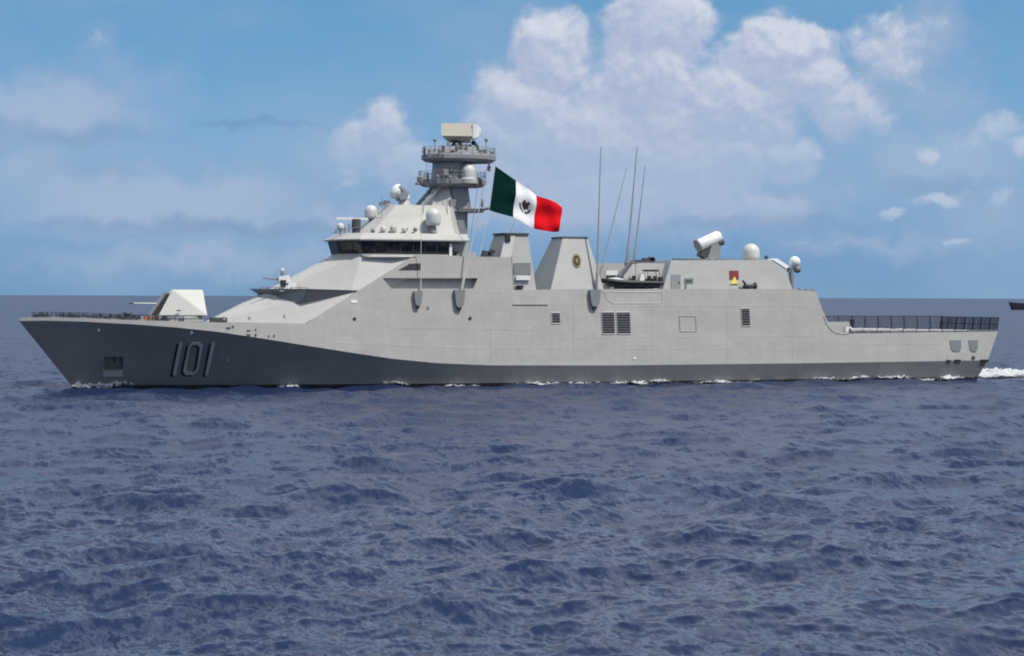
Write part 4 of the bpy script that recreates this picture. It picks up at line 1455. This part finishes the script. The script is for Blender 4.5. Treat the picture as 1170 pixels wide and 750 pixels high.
# ------------------------------------------------------------------ person on the flight deck
def person(loc, face, label, cloth_m):
    loc = Vector(loc)
    root = thing('person', tuple(loc), label, 'person')
    J = {'pelvis': ((0, 0, .92), .145), 'waist': ((0, 0, 1.08), .13), 'chest': ((0, 0, 1.32), .155), 'neck': ((0, 0, 1.48), .06), 'head': ((.01, 0, 1.60), .09), 'crown': ((.01, 0, 1.70), .075)}
    for s_, n_ in ((1, 'l'), (-1, 'r')):
        J['hip' + n_] = ((0, .09 * s_, .86), .105); J['knee' + n_] = ((.02, .10 * s_, .48), .07); J['ank' + n_] = ((0, .10 * s_, .09), .05); J['toe' + n_] = ((.15, .11 * s_, .04), .04)
        J['sh' + n_] = ((0, .19 * s_, 1.41), .07); J['el' + n_] = ((-.03, .24 * s_, 1.12), .048); J['wr' + n_] = ((.05, .23 * s_, .88), .034); J['hand' + n_] = ((.07, .22 * s_, .80), .038)
    names = list(J)
    E = [('pelvis', 'waist'), ('waist', 'chest'), ('chest', 'neck'), ('neck', 'head'), ('head', 'crown')]
    for n_ in 'lr':
        E += [('pelvis', 'hip' + n_), ('hip' + n_, 'knee' + n_), ('knee' + n_, 'ank' + n_), ('ank' + n_, 'toe' + n_), ('chest', 'sh' + n_), ('sh' + n_, 'el' + n_), ('el' + n_, 'wr' + n_), ('wr' + n_, 'hand' + n_)]
    me = bpy.data.meshes.new('body')
    rm = Matrix.Rotation(face, 3, 'Z')
    me.from_pydata([rm @ Vector(J[k][0]) for k in names], [(names.index(a_), names.index(b_)) for a_, b_ in E], [])
    o = bpy.data.objects.new('body', me)
    COL.objects.link(o)
    o.modifiers.new('skin', 'SKIN')
    sv = me.skin_vertices[0].data
    for i, k in enumerate(names):
        sv[i].radius = (J[k][1], J[k][1])
        sv[i].use_root = k == 'pelvis'
    ss = o.modifiers.new('sub', 'SUBSURF'); ss.levels = 2; ss.render_levels = 2
    dg = bpy.context.evaluated_depsgraph_get()
    m2 = bpy.data.meshes.new_from_object(o.evaluated_get(dg))
    o.modifiers.clear()
    o.data = m2
    m2.materials.clear()
    m2.materials.append(cloth_m); m2.materials.append(M['skin'])
    for pl in m2.polygons:
        pl.use_smooth = True
        c_ = pl.center
        if c_.z > 1.5 or (c_.z < .87 and (Vector((c_.x, c_.y, 0))).length > .17 and c_.z > .7):
            pl.material_index = 1
    o.parent = root
    c_ = loc + rm @ Vector((.01, 0, 1.66))
    MB().lathe(c_, [(.1, -.02), (.115, .03), (.10, .09), (.04, .11)], n=14).build('cap', cloth_m, root)
    hd = loc + rm @ Vector((.105, 0, 1.60))
    MB().ball(hd, .018, 8).build('nose', M['skin'], root)
    return root


q = at(974, 380, -5.4)
person((q.x, -5.35, ztop(q.x)), R(-100), 'person in dark uniform standing at the flight deck edge beside a white locker', M['navy'])

# ------------------------------------------------------------------ distant ship cut by the right edge
fs = at(1154, 355, 1150)
far = thing('distant_ship', (fs.x + 30, 1150, 0), 'small dark ship far off at the right edge just under the horizon', 'ship')
ox = fs.x
mb = MB()
secs = []
for dx, w, kz, tz in ((-1.2, .1, 5.4, 6.3), (.8, 1.2, 2.6, 6.1), (2.6, 2.4, -.6, 5.8), (8, 3.6, -2, 5.4), (20, 4.2, -1, 5.1), (45, 4.0, -1, 4.8), (60, 3.4, -1, 4.8)):
    secs.append([Vector((ox + dx, 1150 - w, tz)), Vector((ox + dx, 1150 - w * .7, kz)), Vector((ox + dx, 1150 + w * .7, kz)), Vector((ox + dx, 1150 + w, tz))])
mb.loft(secs)
mb.build('hull', M['farhull'], far)
fh = MB().loft([quad(ox + 22, ox + 40, 1147, 1153, 5.0), quad(ox + 23.5, ox + 39, 1147.4, 1152.6, 10)]).build('wheelhouse', M['farhull'], far)
MB().tube([(ox + 30, 1150, 10), (ox + 30.5, 1150, 17)], [.5, .2], 8).build('mast', M['farhull'], far)


# ------------------------------------------------------------------ foam and wake
def foam_mat():
    m = bpy.data.materials.new('sea_foam')
    m.use_nodes = True
    t = m.node_tree
    b = NB(t)
    p = t.nodes['Principled BSDF']
    p.inputs['Base Color'].default_value = (0.62, 0.65, 0.68, 1)
    p.inputs['Roughness'].default_value = 0.9
    p.inputs['Specular IOR Level'].default_value = 0.2
    tc = b.new('ShaderNodeTexCoord').outputs['Object']
    at_ = b.new('ShaderNodeAttribute', attribute_name='cover')
    n1 = b.noise(tc, 2.6, 7, 0.7, 0.5)
    al = b.sstep(b.m('ADD', b.m('ADD', n1, b.m('MULTIPLY', b.m('SUBTRACT', b.noise(tc, 0.55, 3, 0.5), 0.5), 0.5)), b.m('MULTIPLY', b.m('SUBTRACT', at_.outputs['Fac'], 0.5), 1.0)), 0.36, 0.80)
    b.put(p.inputs['Alpha'], b.m('MULTIPLY', al, 0.92))
    bn = b.new('ShaderNodeBump')
    bn.inputs['Distance'].default_value = 0.25
    b.put(bn.inputs['Height'], b.noise(tc, 3.0, 5, 0.7))
    t.links.new(bn.outputs[0], p.inputs['Normal'])
    return m


M['foam'] = foam_mat()


def snoise(x, y, seed, sc):
    r = np.random.default_rng(seed)
    z = np.zeros_like(x)
    for k in range(26):
        l_ = sc * np.exp(r.uniform(-1.6, .5)); a_ = r.uniform(0, 2 * np.pi)
        z += np.sin(2 * np.pi / l_ * (x * np.cos(a_) + y * np.sin(a_)) + r.uniform(0, 6.28)) * (l_ / sc) ** .5
    return z / 4.0


FV, FF, FC = [], [], []


def foam_patch(xa, xb, width, height, cover, seed, yfun, nx=None, ny=14):
    """sheet of broken water lying on the sea beside the hull: xa..xb along the ship, width outwards"""
    nx = nx or max(int((xb - xa) / .16), 6)
    s_ = np.linspace(0, 1, nx)
    q_ = np.linspace(0, 1, ny)
    Sx, Q = np.meshgrid(s_, q_, indexing='ij')
    X = xa + (xb - xa) * Sx
    Y = np.vectorize(yfun)(X) - Q * width
    dx, dy, Z = waves(X, Y, np.full_like(X, .9))
    env = np.sin(np.pi * np.clip(Sx, 0, 1)) ** .5 * np.clip(1.15 - Q, 0, 1) ** .8
    nz = snoise(X, Y * 1.3, seed, .8)
    H = .55 * height * env * (0.5 + .4 * nz)
    Z = Z + .13 + np.maximum(H, -.02)
    Cv = cover * env * (.8 + .35 * snoise(X, Y, seed + 5, 3.5))
    o = len(FV)
    FV.extend(np.stack([X + dx, Y + dy, Z], -1).reshape(-1, 3).tolist())
    FC.extend(np.clip(Cv, 0, 1).ravel().tolist())
    for i in range(nx - 1):
        for j in range(ny - 1):
            a_ = o + i * ny + j
            FF.append((a_, a_ + 1, a_ + ny + 1, a_ + ny))


def hy(x):
    return -hull_y(min(max(x, -48.2), 52), .3) + .25


def X_(px):
    return side(px, 440).x


foam_patch(X_(75), X_(156), 1.5, 1.5, 1.5, 1, lambda x: hy(x) - .1)
foam_patch(X_(130), X_(230), 1.0, .1, .35, 2, hy)
foam_patch(X_(305), X_(350), 1.6, .75, .75, 3, hy)
foam_patch(X_(415), X_(475), 1.6, .6, .8, 4, hy)
foam_patch(X_(505), X_(535), 1.6, .55, .9, 5, hy)
foam_patch(X_(575), X_(650), 2.4, .45, .95, 6, hy)
foam_patch(X_(620), X_(700), 1.8, .9, .9, 7, hy)
foam_patch(X_(690), X_(770), 1.6, .85, .9, 8, hy)
foam_patch(X_(780), X_(850), 2.2, .5, .7, 9, hy)
foam_patch(X_(900), X_(1000), 2.0, .55, .75, 10, hy)
foam_patch(X_(985), X_(1075), 1.8, .75, .9, 12, hy)
foam_patch(X_(1050), X_(1128), 1.8, .9, 1.0, 13, hy)
foam_patch(X_(350), X_(1125), 1.5, .16, .62, 14, hy, ny=14)
foam_patch(X_(160), X_(420), 1.2, .14, .5, 15, hy, ny=12)
foam_patch(X_(420), X_(1120), 4.5, .06, .36, 16, lambda x: hy(x) - .8, ny=26)
# churned wake astern
def wake(seed, x0_, x1_, w, h_):
    nx, ny = 190, 70
    s_ = np.linspace(0, 1, nx); q_ = np.linspace(-1, 1, ny)
    Sx, Q = np.meshgrid(s_, q_, indexing='ij')
    X = x0_ + (x1_ - x0_) * Sx
    Y = Q * (w + 3 * Sx)
    dx, dy, Z = waves(X, Y, np.full_like(X, .9))
    env = np.clip(Sx * 9, 0, 1) * np.exp(-Sx * 2.0) * (1 - Q ** 2) ** 1.3
    H = h_ * env * (.75 + .22 * snoise(X, Y, seed, 1.2))
    Cv = np.clip((1 - Q ** 2), 0, 1) * np.clip(1.12 - .8 * Sx, 0, 1) * np.clip(Sx * 14, 0, 1) * (1 + .25 * snoise(X, Y, seed + 3, 4))
    o = len(FV)
    FV.extend(np.stack([X + dx, Y + dy, Z + .05 + H], -1).reshape(-1, 3).tolist())
    FC.extend(np.clip(Cv, 0, 1).ravel().tolist())
    for i in range(nx - 1):
        for j in range(ny - 1):
            a_ = o + i * ny + j
            FF.append((a_, a_ + ny, a_ + ny + 1, a_ + 1))


wake(21, 50.6, 95, 6.3, 1.25)
me = bpy.data.meshes.new('wake_foam')
me.from_pydata(FV, [], FF)
me.polygons.foreach_set('use_smooth', np.ones(len(FF), bool))
at_ = me.attributes.new('cover', 'FLOAT', 'POINT')
at_.data.foreach_set('value', np.array(FC, np.float32))
me.materials.append(M['foam'])
fo = bpy.data.objects.new('wake_foam', me)
COL.objects.link(fo)
fo['kind'] = 'stuff'
fo['label'] = 'white foam along the waterline and the churned wake astern'
